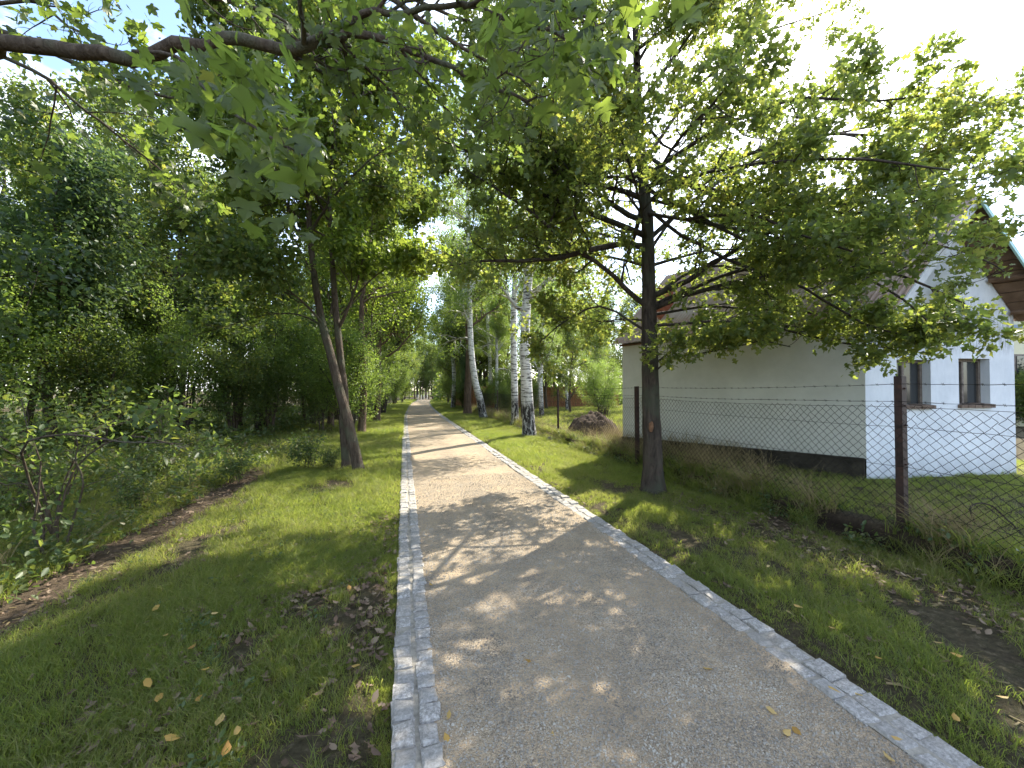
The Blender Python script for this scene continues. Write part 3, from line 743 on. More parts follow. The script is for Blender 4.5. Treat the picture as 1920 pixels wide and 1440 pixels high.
# ------------------------------------------------------------------ hero oak beside the fence
ob = G(1226, 922); OD = ob.dot(FW)
t = Tree(21)
t.child = {-1: 16, 0: 9, 1: 6, 2: 4}; t.maxl = 3; t.leafn = 6; t.spread = .05; t.wob = .22; t.ratios = {-1: 1, 0: .46, 1: .62, 2: .62}; t.flat = .3; t.sides = {0: 6, 1: 4, 2: 3, 3: 3}
def pp(lst): return [P(u, v, OD+dd) for u, v, dd in lst]
tr = [(1226, 930, 0), (1224, 850, 0), (1220, 750, 0), (1217, 640, 0), (1216, 560, 0), (1215, 470, 0), (1212, 390, 0), (1203, 310, 0), (1197, 200, .05), (1192, 60, .1), (1186, -150, .1), (1180, -330, .1)]
pts, rad = t.trunk(pp(tr), .155, .03, 1.5, 18, rough=.06)
limbs = [
 ([(1212, 572, 0), (1150, 520, -.2), (1040, 435, -.5), (950, 365, -.8), (870, 315, -1)], .055, 1.3),
 ([(1212, 462, 0), (1130, 440, .3), (1050, 428, .5), (950, 425, .6)], .025, 1.6),
 ([(1210, 620, 0), (1125, 575, .3), (1065, 600, .4), (1010, 640, .4)], .025, 1.7),
 ([(1220, 556, 0), (1290, 525, -.15), (1365, 477, -.3), (1484, 408, -.7), (1640, 330, -1.1), (1790, 270, -1.5)], .052, 1.6),
 ([(1222, 580, 0), (1313, 545, -.3), (1407, 524, -.6), (1510, 510, -.9), (1640, 480, -1.3), (1790, 440, -1.6)], .048, 1.6),
 ([(1215, 390, 0), (1279, 442, -.4), (1399, 502, -.9), (1506, 541, -1.3), (1620, 605, -1.7), (1750, 640, -2.0)], .035, 1.6),
 ([(1224, 684, 0), (1292, 640, .2), (1390, 634, .3), (1480, 650, .3)], .022, 1.2),
 ([(1224, 700, 0), (1262, 672, -.4), (1330, 660, -.9), (1420, 640, -1.3)], .016, 1.1),
 ([(1212, 330, 0), (1330, 250, -.7), (1470, 190, -1.3), (1600, 190, -1.8), (1740, 180, -2.1)], .04, 1.6),
 ([(1215, 450, 0), (1350, 340, .7), (1500, 270, 1.1), (1680, 230, 1.4), (1860, 210, 1.5)], .045, 2.2),
 ([(1205, 350, 0), (1100, 280, -.6), (1000, 200, -1.2), (900, 140, -1.6)], .04, 2.0),
 ([(1200, 240, 0), (1090, 120, -.5), (990, 0, -.9)], .035, 2.2),
 ([(1197, 200, 0), (1290, 70, -.3), (1380, -60, -.7)], .035, 2.0),
 ([(1215, 420, 0), (1150, 330, 1), (1100, 290, 1.8)], .03, 2.2),
 ([(1213, 450, 0), (1190, 340, -1.2), (1150, 230, -2)], .03, 1.8),
 ([(1213, 480, 0), (1270, 400, 1), (1350, 350, 1.9), (1450, 330, 2.4)], .035, 2.2),
 ([(1210, 600, 0), (1150, 600, 1), (1080, 610, 1.6)], .02, 1.8),
 ([(1215, 500, 0), (1330, 470, .9), (1450, 470, 1.6), (1560, 480, 2)], .03, 1.8),
 ([(1194, 100, 0), (1100, -80, .3), (1010, -200, .5)], .03, 2.2),
 ([(1194, 120, 0), (1300, -60, .6), (1400, -180, 1)], .03, 2.2),
 ([(1188, -60, 0), (1200, -220, -.8), (1230, -330, -1.5)], .03, 2.2),
 ([(1200, 280, 0), (1290, 340, -.4), (1450, 380, -.9), (1580, 400, -1.3), (1700, 380, -1.7), (1840, 350, -1.9)], .035, 1.6),
 ([(1208, 370, 0), (1320, 400, .4), (1480, 440, .7), (1620, 430, .8), (1760, 400, .8)], .035, 1.9),
 ([(1217, 560, 0), (1320, 500, .5), (1430, 510, 1.0), (1540, 520, 1.2), (1640, 530, 1.3)], .03, 1.7),
 ([(1210, 400, 0), (1380, 430, -.9), (1520, 470, -1.5), (1660, 540, -2.0), (1740, 600, -2.2)], .03, 1.4),
 ([(1207, 330, 0), (1080, 330, -.3), (960, 300, -.5), (840, 280, -.6)], .03, 1.9),
 ([(1213, 500, 0), (1100, 475, .4), (1000, 485, .7), (920, 505, .8)], .026, 1.7),
 ([(1224, 610, 0), (1400, 605, -.6), (1560, 640, -1.1), (1680, 655, -1.5)], .026, 1.5),
 ([(1220, 575, 0), (1350, 520, 0), (1500, 480, .0), (1650, 450, -.3), (1800, 470, -.6), (1880, 510, -.7)], .036, 1.8),
 ([(1206, 350, 0), (1300, 400, -.5), (1420, 460, -1.1), (1560, 480, -1.8), (1700, 520, -2.4), (1810, 570, -2.6)], .034, 1.5),
 ([(1203, 310, 0), (1300, 350, -.4), (1440, 400, -.9), (1600, 380, -1.2), (1760, 330, -1.3), (1880, 300, -1.4)], .036, 1.7),
 ([(1210, 400, 0), (1290, 410, -.8), (1400, 400, -1.4), (1500, 440, -2.0), (1600, 470, -2.5)], .03, 1.4),
 ([(1208, 350, 0), (1340, 320, -1.0), (1480, 300, -1.7), (1640, 300, -2.4), (1780, 320, -2.7)], .032, 1.5),
 ([(1205, 300, 0), (1150, 200, .2), (1060, 130, .2), (960, 60, .2)], .03, 2.0),
 ([(1222, 590, 0), (1320, 575, .3), (1430, 580, .5), (1540, 590, .4), (1660, 600, 0)], .028, 1.6),
 ([(1205, 310, 0), (1320, 150, .5), (1440, 60, 1.0), (1560, 20, 1.3)], .035, 2.2),
 ([(1210, 380, 0), (1400, 290, -.2), (1560, 250, -.5), (1720, 260, -.8), (1880, 250, -1.0)], .04, 2.0),
 ([(1213, 360, 0), (1260, 280, -.9), (1330, 200, -1.9), (1400, 120, -2.6)], .03, 1.7),
]
for l, r0, reach in limbs:
    t.limb(pp(l), r0, .008, 0, reach=reach*1.25)
t.trop = .03; t.ang = (55, 85); t.spawn(pts[19:], rad[19:], -1, 3.1, .0)
# knot scar on the trunk
kn = P(1221, 800, OD-.155)
oakt = finish_tree(t, 'oak_tree', (0, 0, 0), 'slender oak with horizontal limbs and glowing yellow green leaves beside the fence', 'tree', None, 'bark', 'oak_leaf', T_OAK, .09,
                   keep=lambda p: (p[:, 2] > 1.35))
import bmesh
bm = bmesh.new(); bmesh.ops.create_icosphere(bm, subdivisions=2, radius=1)
for v in bm.verts: v.co = Vector((v.co.x*.038, v.co.y*.02, v.co.z*.085))*(1+.2*mnoise.noise(v.co*2))
me = bpy.data.meshes.new('bark_scar'); bm.to_mesh(me); bm.free()
M['scar'] = simple('bare_wood', (.10, .05, .025), (.22, .12, .07), 20, .85, .2, .5, .01)
so = link('bark_scar', me, M['scar'], oakt); so.location = kn; so.rotation_euler = (0, 0, -YAW-.35)

# ------------------------------------------------------------------ twin leaning trees on the left verge
lb = G(672, 884); LD = lb.dot(FW)
t = Tree(33); t.child = {-1: 13, 0: 8, 1: 6, 2: 4}; t.leafn = 9; t.spread = .09; t.wob = .22; t.ratios = {-1: 1, 0: .5, 1: .6, 2: .62}; t.flat = .35; t.sides = {0: 7, 1: 4, 2: 3, 3: 3}
def pl(lst): return [P(u, v, LD+dd) for u, v, dd in lst]
p1, r1 = t.trunk(pl([(674, 890, 0), (653, 793, 0), (637, 734, 0), (622, 673, 0), (603, 600, .05), (590, 520, .1), (581, 440, .15), (576, 340, .2), (560, 220, .2), (550, 60, .2), (545, -120, .2)]), .105, .02, 1.25, 12)
t.limb(pl([(604, 606, 0), (560, 560, -.4), (500, 520, -.9), (430, 500, -1.3)]), .025, .006, 0, reach=2.0)
t.limb(pl([(606, 612, 0), (560, 590, .3), (500, 590, .6), (430, 610, .8), (360, 630, .9)]), .02, .005, 0, reach=2.2)
t.limb(pl([(590, 520, 0), (540, 430, .5), (480, 350, 1)]), .025, .006, 0, reach=2.2)
t.limb(pl([(580, 440, 0), (640, 350, -.6), (720, 280, -1.1), (800, 240, -1.3)]), .03, .006, 0, reach=2.4)
t.limb(pl([(576, 350, 0), (500, 260, -.8), (420, 200, -1.4)]), .03, .006, 0, reach=2.4)
t.limb(pl([(565, 260, 0), (660, 150, .4), (760, 80, .8)]), .03, .006, 0, reach=2.4)
t.trop = .03; t.ang = (50, 85); t.spawn(p1[23:], r1[23:], -1, 3.2, 0)
finish_tree(t, 'leaning_tree', (0, 0, 0), 'right hand stem of the two leaning dark trees on the left verge', 'tree', None, 'bark_thin', 'wood_leaf', T_QUAD, .11, keep=lambda p: p[:, 2] > 1.9)
t = Tree(34); t.child = {-1: 11, 0: 8, 1: 6, 2: 4}; t.leafn = 9; t.spread = .09; t.wob = .22; t.ratios = {-1: 1, 0: .5, 1: .6, 2: .62}; t.flat = .35; t.sides = {0: 7, 1: 4, 2: 3, 3: 3}
p1, r1 = t.trunk(pl([(652, 876, .25), (645, 800, .3), (646, 740, .3), (640, 690, .3), (632, 610, .3), (626, 540, .3), (622, 470, .3), (618, 380, .3), (625, 260, .3), (630, 100, .3), (640, -60, .3)]), .095, .02, 1.3, 12)
t.limb(pl([(636, 612, .3), (655, 575, .2), (667, 535, 0), (683, 480, -.2), (700, 400, -.4)]), .04, .006, 0, reach=2.4)
t.limb(pl([(640, 590, .3), (690, 530, 0), (740, 500, -.3), (800, 520, -.5)]), .02, .005, 0, reach=1.7)
t.limb(pl([(620, 480, .3), (700, 420, .8), (780, 390, 1.2)]), .025, .006, 0, reach=2.2)
t.trop = .03; t.ang = (50, 85); t.spawn(p1[22:], r1[22:], -1, 2.8, 0)
finish_tree(t, 'leaning_tree', (0, 0, 0), 'left hand stem of the two leaning dark trees on the left verge, half hidden', 'tree', None, 'bark_thin', 'bright_leaf', T_QUAD, .115, keep=lambda p: p[:, 2] > 1.9)

# ------------------------------------------------------------------ overhanging maple from off frame
t = Tree(44); t.maxl = 2; t.child = {0: 8, 1: 6}; t.leafn = 4; t.spread = .1; t.flat = .4; t.wob = .22; t.sides = {0: 9, 1: 5, 2: 3}; t.trop = .02; t.ratio = .5
cp = lambda l: [P(u, v, d) for u, v, d in l]
tb = Vector((-5.1, 2.3, 0))
t.trunk([tb+Vector((0, 0, -.1)), tb+Vector((.1, .1, 1.5)), tb+Vector((.2, .2, 3)), tb+Vector((.15, .3, 4.6)), tb+Vector((.1, .2, 7)), tb+Vector((0, .1, 10))], .19, .05, 1.4, 12)
t.limb([tb+Vector((.2, .2, 3.1))]+cp([(-120, 95, 2.9), (0, 84, 3.0), (150, 97, 3.0), (290, 96, 3.0), (420, 74, 3.0), (520, 92, 3.05), (600, 78, 3.05), (650, 60, 3.1)]), .066, .036, 0, t0=.75, reach=2.0)
t.limb(cp([(640, 60, 3.1), (680, 30, 3.05), (760, 22, 3.0), (870, 14, 2.8), (960, 40, 2.5), (1060, 70, 2.2)]), .032, .01, 0, reach=1.9)
t.limb(cp([(640, 60, 3.1), (720, 72, 3.1), (790, 108, 3.1), (860, 133, 3.0), (930, 170, 2.9), (1010, 190, 2.7)]), .034, .008, 0, reach=1.8)
t.limb(cp([(250, 96, 3.0), (330, 105, 2.7), (370, 150, 2.3), (420, 200, 1.9), (480, 240, 1.6), (570, 290, 1.4)]), .014, .004, 0, reach=.5)
t.limb(cp([(620, 68, 3.1), (680, 120, 3.3), (740, 180, 3.5), (760, 240, 3.6)]), .018, .005, 0, reach=1.7)
t.limb(cp([(870, 14, 2.8), (960, -20, 2.3), (1060, 10, 1.9), (1130, 60, 1.7)]), .014, .004, 0, reach=1.2)
t.limb(cp([(-100, 60, 3.2), (60, 130, 3.4), (140, 190, 3.6), (210, 245, 3.8), (280, 300, 4.0), (350, 360, 4.2)]), .02, .006, 0, reach=2.0)
t.limb(cp([(-80, 20, 3.4), (60, 0, 3.5), (130, 50, 3.5), (200, 80, 3.5)]), .02, .006, 0, reach=1.4)
t.limb(cp([(-80, -20, 3.8), (100, -60, 4.0), (300, -20, 4.2), (520, 30, 4.4), (700, 180, 4.6)]), .04, .008, 0, reach=2.4)
t.limb(cp([(-80, 30, 4.5), (100, 100, 4.9), (260, 170, 5.2), (430, 200, 5.4), (560, 250, 5.6)]), .04, .008, 0, reach=2.4)
t.limb(cp([(500, -150, 4.0), (640, -60, 3.8), (780, 30, 3.7), (900, 110, 3.7), (1000, 160, 3.7)]), .04, .008, 0, reach=2.2)
for q in ([(520, -160, 4.4), (660, -60, 4.5), (800, 10, 4.6), (930, 60, 4.6), (1050, 120, 4.6)], [(560, -260, 5.4), (740, -120, 5.6), (900, -30, 5.8), (1060, 20, 5.9)], [(360, -60, 5.0), (520, 40, 5.2), (680, 110, 5.4), (820, 190, 5.6), (900, 260, 5.6)]):
    t.limb(cp(q), .035, .007, 0, reach=2.8)
p = np.concatenate(t.lp); a = np.concatenate(t.la)
cam0 = np.array([0, 0, CH]); fwd = np.array(FW); rt = np.array([math.cos(YAW), -math.sin(YAW), 0])
dep = (p-cam0) @ fwd; uu = 960+FPX*((p-cam0) @ rt)/np.maximum(dep, .1)
kp = dep > .9; p, a, dep, uu = p[kp], a[kp], dep[kp], uu[kp]
maple = empty('maple_tree', (0, 0, 0), label='overhanging maple whose thick grey branch crosses the top left corner', cat='tree')
t.mb.build('trunk', M['bark_thin'], maple, smooth=True)
vis = np.where((uu > -60) & (uu < 1980))[0]; order = vis[np.argsort(dep[vis])][:300]
rest = np.setdiff1d(np.arange(len(p)), order)
rgm = np.random.default_rng(9)
me = leaves_mesh('foliage', p[rest], a[rest], .085*rgm.uniform(.5, 1.2, len(rest)), T_MAPLE, rgm, .7, .5)
o = link('foliage', me, M['maple_leaf'], maple); o['kind'] = 'stuff'
LM = []
for k in range(5):
    r_ = np.random.default_rng(60+k); V = T_MAPLE[0].copy(); V[:, 2] += .12*V[:, 1]**2*r_.normal()+.1*r_.normal()*V[:, 0]**2; V[:, :2] *= 1+.05*r_.normal(size=(len(V), 2))
    m_ = npmesh('leaf', V, T_MAPLE[1]); m_.materials.append(M['maple_leaf']); LM.append(m_)
for i in order:
    ax = Vector(a[i]*.7+rgm.normal(size=3)*.5+np.array([0, 0, -.6])).normalized(); nr = Vector(rgm.normal(size=3)*.6+np.array([0, 0, .8]))
    x = ax.cross(nr).normalized(); z = x.cross(ax)
    o = link('leaf', LM[int(rgm.integers(5))], None, maple)
    s_ = .088*rgm.uniform(.5, 1.25)
    o.matrix_local = Matrix.Translation(Vector(p[i])) @ Matrix((x, ax, z)).transposed().to_4x4() @ Matrix.Scale(s_, 4)

# ------------------------------------------------------------------ birches
def birch(seed, base_uv, pix, r0, label, forks=(), hang=True, keepz=2.6, leaves=1):
    b = G(*base_uv); d = b.dot(FW); t = Tree(seed)
    t.child = {0: 22, 1: 7, 2: 5}; t.leafn = int(28*leaves); t.spread = .22; t.wob = .16; t.trop = -.06; t.sides = {0: 5, 1: 3, 2: 3, 3: 3}; t.ratio = .55; t.ang = (30, 60)
    pts, rad = t.trunk([P(u, v, d) for u, v in pix], r0, r0*.25, 1.45, 12)
    k = int(len(pts)*.38)
    for f in forks: t.limb([P(u, v, d+dd) for u, v, dd in f], r0*.5, .02, 0, reach=3.2)
    t.spawn(pts[k:], rad[k:], 0, 4.6, 0)
    loc = Vector((b.x, b.y, 0))
    t.mb.v = [tuple(Vector(q)-loc) for q in t.mb.v]; t.lp = [q-np.array(loc) for q in t.lp]
    return finish_tree(t, 'birch_tree', loc, label, 'birch', 'birches along the right side of the path', 'birch', 'birch_leaf', T_QUAD, .085, keep=lambda p: p[:, 2] > keepz, droop=.9)
B1 = birch(51, (991, 818), [(993, 826), (989, 760), (986, 700), (984, 640), (988, 560), (995, 470), (1000, 360), (1003, 200), (1005, 40), (1000, -100)], .235,
      'nearest and thickest birch with black cracked foot and white trunk', keepz=3.4)
B2 = birch(52, (906, 786), [(908, 791), (900, 750), (890, 710), (883, 650), (880, 560), (878, 460), (877, 350), (880, 220), (885, 100)], .225, 'leaning white birch curving away from the brown trunk beside it',
      forks=[[(880, 545, 0), (895, 520, .2), (908, 480, .3), (918, 400, .4)]], keepz=3.2)
B3 = birch(53, (849, 767), [(849, 771), (851, 730), (851, 700), (848, 650), (849, 580), (846, 500), (848, 380), (850, 300)], .2, 'thin white birch farthest along the right edge of the path', keepz=3.2)
B4 = birch(54, (966, 800), [(966, 804), (964, 700), (963, 600), (965, 520), (966, 420), (962, 280), (960, 150)], .17, 'slim pale birch standing just behind the thickest birch', keepz=3.0)

def brown_tree(seed, uv, pix, r0, label, group=None):
    b = G(*uv); d = b.dot(FW); t = Tree(seed); t.child = {0: 18, 1: 8, 2: 5}; t.leafn = 12; t.spread = .16; t.sides = {0: 5, 1: 3, 2: 3, 3: 3}
    pts, rad = t.trunk([P(u, v, d) for u, v in pix], r0, r0*.3, 1.4, 10)
    k = int(len(pts)*.4); t.spawn(pts[k:], rad[k:], 0, 5.5, 0)
    loc = Vector((b.x, b.y, 0)); t.mb.v = [tuple(Vector(q)-loc) for q in t.mb.v]; t.lp = [q-np.array(loc) for q in t.lp]
    return finish_tree(t, 'lime_tree', loc, label, 'tree', group, 'bark_brown', 'wood_leaf', T_QUAD, .12, keep=lambda p: p[:, 2] > 2.8)
brown_tree(61, (877, 778), [(876, 780), (877, 740), (879, 690), (878, 620), (877, 540), (878, 440), (876, 330), (870, 200)], .27, 'straight brown trunked tree between the two leaning birches')

# ------------------------------------------------------------------ woodland and shrubs
def gen(seed, H, r0, crown0, reach, ch=(24, 8, 5), leafn=14, spread=.16, trop=.12, ang=(40, 75), lean=.3):
    t = Tree(seed); t.child = {0: ch[0], 1: ch[1], 2: ch[2]}; t.leafn = leafn; t.spread = spread; t.trop = trop; t.ang = ang
    t.sides = {0: 5, 1: 3, 2: 3, 3: 3}; t.twigs = False; t.wob = .2; t.minz = .12
    n = 7; p = Vector((0, 0, -.1)); pts = [p.copy()]; x = y = 0
    for i in range(1, n): x += t.rg.normal()*lean*.4; y += t.rg.normal()*lean*.4; pts.append(Vector((x, y, H*i/(n-1))))
    o, r = t.trunk(pts, r0, r0*.15, 1.35, 9)
    k = int(len(o)*crown0); t.spawn(o[k:], r[k:], 0, reach, 0); return t
def bush(seed, nst, H, reach, ch=(7, 5, 3), leafn=12, spread=.12, sr=None):
    t = Tree(seed); t.child = {0: ch[0], 1: ch[1], 2: ch[2]}; t.leafn = leafn; t.spread = spread; t.sides = {0: 5, 1: 3, 2: 3, 3: 3}; t.twigs = False; t.wob = .22; t.minz = .05; t.ratio = .5
    for k in range(nst):
        a = 2*math.pi*k/nst+t.rg.uniform(-.4, .4); lean = t.rg.uniform(.1, .5)
        pts = [Vector((.08*math.cos(a), .08*math.sin(a), -.05))]
        for i in range(1, 5): f = i/4; pts.append(Vector((math.cos(a)*(.08+lean*H*f**1.3*.6), math.sin(a)*(.08+lean*H*f**1.3*.6), H*f*t.rg.uniform(.85, 1.05)))+Vector(t.rg.normal(size=3))*.05)
        t.limb(pts, sr or .028+.006*H/3, .006 if not sr else sr*.4, 0, reach=reach, t0=.15)
    return t
def gen_finish(t, name, loc, rz, sc, label, cat, group, bark, lm, tm, size, **kw):
    r = finish_tree(t, name, loc, label, cat, group, bark, lm, tm, size, **kw); r.rotation_euler = (0, 0, rz); r.scale = (sc, sc, sc); return r
GW = 'leafy trees of the wood left of the path'; GR = 'trees behind the garden fence on the right'; GB = 'bushes at the edge of the wood'
TA = gen_finish(gen(101, 9, .13, .12, 5.4, (30, 8, 5), 14), 'broadleaf_tree', (-9.6, 14.5, 0), 0, 1, 'dense dark green tree filling the middle of the left wood', 'tree', GW, 'bark_thin', 'wood_leaf', T_OVATE, .115)
TB = gen_finish(gen(102, 12, .17, .2, 6.0, (30, 8, 5), 14), 'tall_tree', (-10.5, 18.5, 0), 0, 1, 'tall tree rising behind the bushes of the left wood', 'tree', GW, 'bark', 'wood_leaf', T_OVATE, .13)
TC = gen_finish(gen(103, 7, .08, .16, 4.2, (26, 8, 5), 13), 'sapling_tree', (-7.0, 6.9, 0), 0, 1, 'blue green leafy young tree standing foremost at the left edge of the photo', 'tree', GW, 'bark_thin', 'blue_leaf', T_OVATE, .12)
TD = gen_finish(gen(104, 10, .14, .25, 5.0, (24, 8, 5), 12), 'lime_tree', (-3.2, 19.5, 0), 0, 1, 'bright green tree leaning over the left edge of the path', 'tree', GW, 'bark_brown', 'bright_leaf', T_QUAD, .115)
BA = gen_finish(bush(111, 7, 2.6, 2.4), 'bush', (-4.6, 16.2, 0), 0, 1, 'many stemmed bush behind the leaning trees', 'bush', GB, 'bark_thin', 'wood_leaf', T_OVATE, .07)
BB = gen_finish(bush(112, 8, 3.6, 3.0, (8, 6, 4), 11), 'bush', (-2.1, 15.6, 0), .7, 1, 'twiggy bush with a sparse crown beside the left kerb past the leaning trees', 'bush', GB, 'bark', 'birch_leaf', T_QUAD, .06)
CONI = None
rs = random.Random(77)
def wl(k): return ['leafy tree standing deep in the wood left of the path', 'tree of the shaded wood left of the path'][k % 2]
for (x, y, s, src) in [(-11.5, 10, 1.0, TA), (-9, 12.5, 1.05, TC), (-6.3, 17.8, .95, TA), (-4.2, 19.5, .8, TC), (-8, 17, 1.1, TA), (-13.5, 13, 1.1, TB), (-7, 20, 1.0, TB), (-12, 20, 1.15, TA), (-16, 16, 1.1, TB), (-5, 25, 1.0, TA),
                       (-9.5, 4.8, 1.0, TA), (-12, 6, 1.2, TB), (-10, 26, 1.1, TB), (-16, 24, 1.2, TA), (-14, 9.5, 1.1, TC), (-7.6, 3.0, .95, TC), (-17, 10, 1.2, TB), (-20, 18, 1.3, TB), (-4.6, 31, 1.1, TB), (-9, 34, 1.1, TA), (-15, 33, 1.3, TB), (-22, 28, 1.3, TB)]:
    copy_tree(src, (x, y, 0), rs.uniform(0, 6.28), s, '@', GW)
GP = 'trees lining the left side of the far path'
for (x, y, s, src) in [(-2.2, 27, .85, TD), (-2.6, 35, .9, TD), (-2.4, 43, .95, TA), (-1.2, 52, 1, TD), (0, 61, 1, TA), (-3.5, 23, .9, TB), (-5, 39, 1, TB), (-5, 48, 1.1, TB), (-3, 58, 1.1, TB), (-.5, 70, 1.1, TB), (-1.5, 15.5, 1.0, TD), (-1.3, 21, 1.15, TD), (-1.4, 28, 1.2, TB), (-1.6, 31, .9, TA), (-1.9, 39, 1.1, TB), (-.9, 47, 1.1, TB)]:
    copy_tree(src, (x, y, 0), rs.uniform(0, 6.28), s, '@', GP)
GQ = 'trees lining the right side of the far path'
for (x, y, s, src) in [(5.0, 38, .9, TA), (5.2, 45, 1, TB), (6.4, 53, 1, TA), (7.6, 61, 1.1, TB), (9, 70, 1.1, TA), (5.2, 76, 1.0, TA), (2.0, 80, 1.0, TD), (9, 82, 1.2, TB), (-2, 84, 1.2, TB), (4.6, 88, 1.2, TB), (12, 78, 1.2, TB), (-7, 78, 1.2, TB), (3.4, 74.5, .7, TA), (1, 76, .6, TA), (6.6, 75, .8, TC), (6.0, 66, .9, TA), (5.0, 34, 1.15, TB), (4.9, 41, 1.2, TD), (3.2, 76, 1.1, TA), (4.5, 77, 1.1, TC), (4.9, 31.5, .6, TC), (6.5, 35, 1.1, TB), (3, 95, 1.5, TB), (8, 96, 1.5, TB), (-4, 97, 1.5, TB)]:
    copy_tree(src, (x, y, 0), rs.uniform(0, 6.28), s, '@', GQ)
for (x, y, s, src) in [(8.5, 33, .9, TA), (12, 31, 1.0, TD), (8.0, 40, 1.1, TB), (13, 38, 1.1, TB), (16.5, 33, 1.0, TA), (11, 26, .75, B4), (8.8, 27, .8, B2), (18, 42, 1.2, TB), (14.5, 28, .8, TA), (12, 50, 1.2, TB), (20, 37, 1.1, TA), (9.8, 22.5, .62, TA), (7.2, 20.5, .62, B1), (10.6, 29, .9, TA), (6.4, 28, .7, B2), (9, 46, 1.3, TB), (15, 24, .8, TA), (6.6, 31.5, .9, B1)]:
    copy_tree(src, (x, y, 0), rs.uniform(0, 6.28), s, '@', GR, 'tree')
for (x, y, s, src) in [(-7.6, 12.8, 1.1, BA), (-6.6, 14.8, 1.0, BB), (-3.2, 17.6, .9, BA), (-2.2, 18.6, 1.0, BB), (-2.0, 22.0, .95, BA), (-8.6, 9.0, 1.2, BA), (-9.2, 11.2, 1.2, BB), (-5.2, 17, 1.2, BB), (-1.8, 25, 1.1, BB), (-1.8, 29.5, 1.1, BA), (-1.8, 33.5, 1.1, BB),
                       (-5.6, 15.6, 1.1, BA), (-10, 8, 1.3, BB), (-4.2, 21, 1.2, BA), (-9.5, 18, 1.3, BA), (-1.6, 38, 1.2, BA), (-1.0, 44, 1.2, BB), (-.2, 50, 1.2, BA)]:
    copy_tree(src, (x, y, 0), rs.uniform(0, 6.28), s, '@', GB)
for (x, y, s, src) in [(5.7, 22.5, .6, BA), (6.2, 25.5, .7, BB), (5.6, 27.5, .7, BA), (7.8, 24, .7, BA), (10.5, 19.5, .8, BA), (9.2, 17.5, .75, BB), (5.2, 40, 1, BA), (4.9, 34, .7, BB), (11.5, 17, .9, BA), (5.0, 47, 1.2, BA), (6, 58, 1.2, BA)]:
    copy_tree(src, (x, y, 0), rs.uniform(0, 6.28), s, '@', 'bushes in the right hand garden')
# hedge past the house on the far right
hd = bush(121, 9, 1.9, 1.6, (7, 5, 4), 12)
HG = gen_finish(hd, 'hedge_bush', P(1935, 760, 15), 0, 1, 'first hedge bush in front of the cream house next to the gable', 'bush', 'hedge bushes by the cream house', 'bark_thin', 'wood_leaf', T_OVATE, .07)
HG.location.z = GZ
for k in range(1, 5): copy_tree(HG, HG.location+Vector((1.5*k, -.2*k, 0)), rs.uniform(0, 6), 1, '%s hedge bush in front of the cream house counted from the gable' % ['', 'second', 'third', 'fourth', 'fifth'][k])

# left edge shrub with long arching stems
sb = G(97, 1040); t = bush(131, 4, 1.3, 1.2, (4, 4, 3), 4, .06, .013)
t.twigs = True
for l in ([(100, 1000, 0), (60, 860, -.2), (-40, 800, -.5)], [(100, 1000, 0), (140, 880, .1), (230, 820, -.1), (330, 835, -.2), (360, 850, -.2)], [(97, 1000, 0), (40, 850, -.6), (120, 815, -1.0), (230, 828, -1.2), (345, 832, -1.3)], [(97, 1000, 0), (150, 870, .5), (200, 740, .8)], [(97, 1000, 0), (60, 840, .6), (30, 700, 1)]):
    dd0 = sb.dot(FW); t.limb([P(u, v, dd0+dd)-Vector((sb.x, sb.y, 0)) for u, v, dd in l], .012, .004, 0, reach=1.3)
gen_finish(t, 'shrub', (sb.x, sb.y, 0), 0, 1, 'thin stemmed shrub with long arching shoots beside the bare strip', 'shrub', None, 'bark_thin', 'wood_leaf', T_OVATE, .06)
nb_ = bush(132, 6, .5, .6, (4, 4, 3), 3, .05, .007)
NB = gen_finish(nb_, 'low_shrub', G(575, 882), 0, 1.05, 'low dark green shrub left of the two leaning trees', 'shrub', None, 'bark_thin', 'herb', T_OVATE, .055)
for (u, v, s, lab) in ((440, 905, .8, 'low shrub growing where the bare strip meets the meadow'), (620, 880, .6, 'small shrub at the foot of the leaning trees'), (300, 905, .9, 'low leafy shrub in the sunlit meadow left'), (250, 960, .7, 'ragged low shrub beside the bare earth strip'), (40, 960, 1.0, 'leafy low shrub behind the thin stemmed shrub'), (360, 860, 1.0, 'low shrub at the dark edge of the wood')):
    copy_tree(NB, G(u, v), rs.uniform(0, 6), s, lab)
rt_ = np.random.default_rng(404); tp = []
for (x0, x1, y0, y1, hh, nn) in ((4, 50, 52, 60, 6, 9000), (-40, 40, 98, 106, 8, 9000), (-45, -22, 8, 60, 9, 9000), (14, 34, 34, 40, 3.2, 3000), (5.5, 14, 33, 36, 2.8, 2500)):
    q = rt_.uniform(0, 1, (nn, 3)); x = x0+(x1-x0)*q[:, 0]; y = y0+(y1-y0)*q[:, 1]
    top = hh*(.72+.28*np.sin(x*.9+np.sin(x*.37)*2))*(1-.4*((q[:, 1]-.5)*2)**2); tp.append(np.stack([x, y, q[:, 2]*top], -1))
tp = np.concatenate(tp); me = leaves_mesh('far_thicket', tp, rt_.normal(size=tp.shape), rt_.uniform(.3, .7, len(tp)), T_QUAD, rt_)
o = link('far_thicket', me, M['wood_leaf']); o['kind'] = 'stuff'
ORD = 'first second third fourth fifth sixth seventh eighth ninth tenth eleventh twelfth thirteenth fourteenth fifteenth sixteenth seventeenth eighteenth nineteenth twentieth'.split()+['twenty %s' % k for k in 'first second third fourth fifth sixth'.split()]
def relabel(grp, txt, far=99, key=None):
    m_ = [o for o in COL.objects if o.get('group') == grp and o.get('category') and not o.parent and o['label'].count('@')]
    m_.sort(key=key or (lambda o: o.location.y))
    for k, o in enumerate(m_): o['label'] = txt % ORD[min(k, len(ORD)-1)]
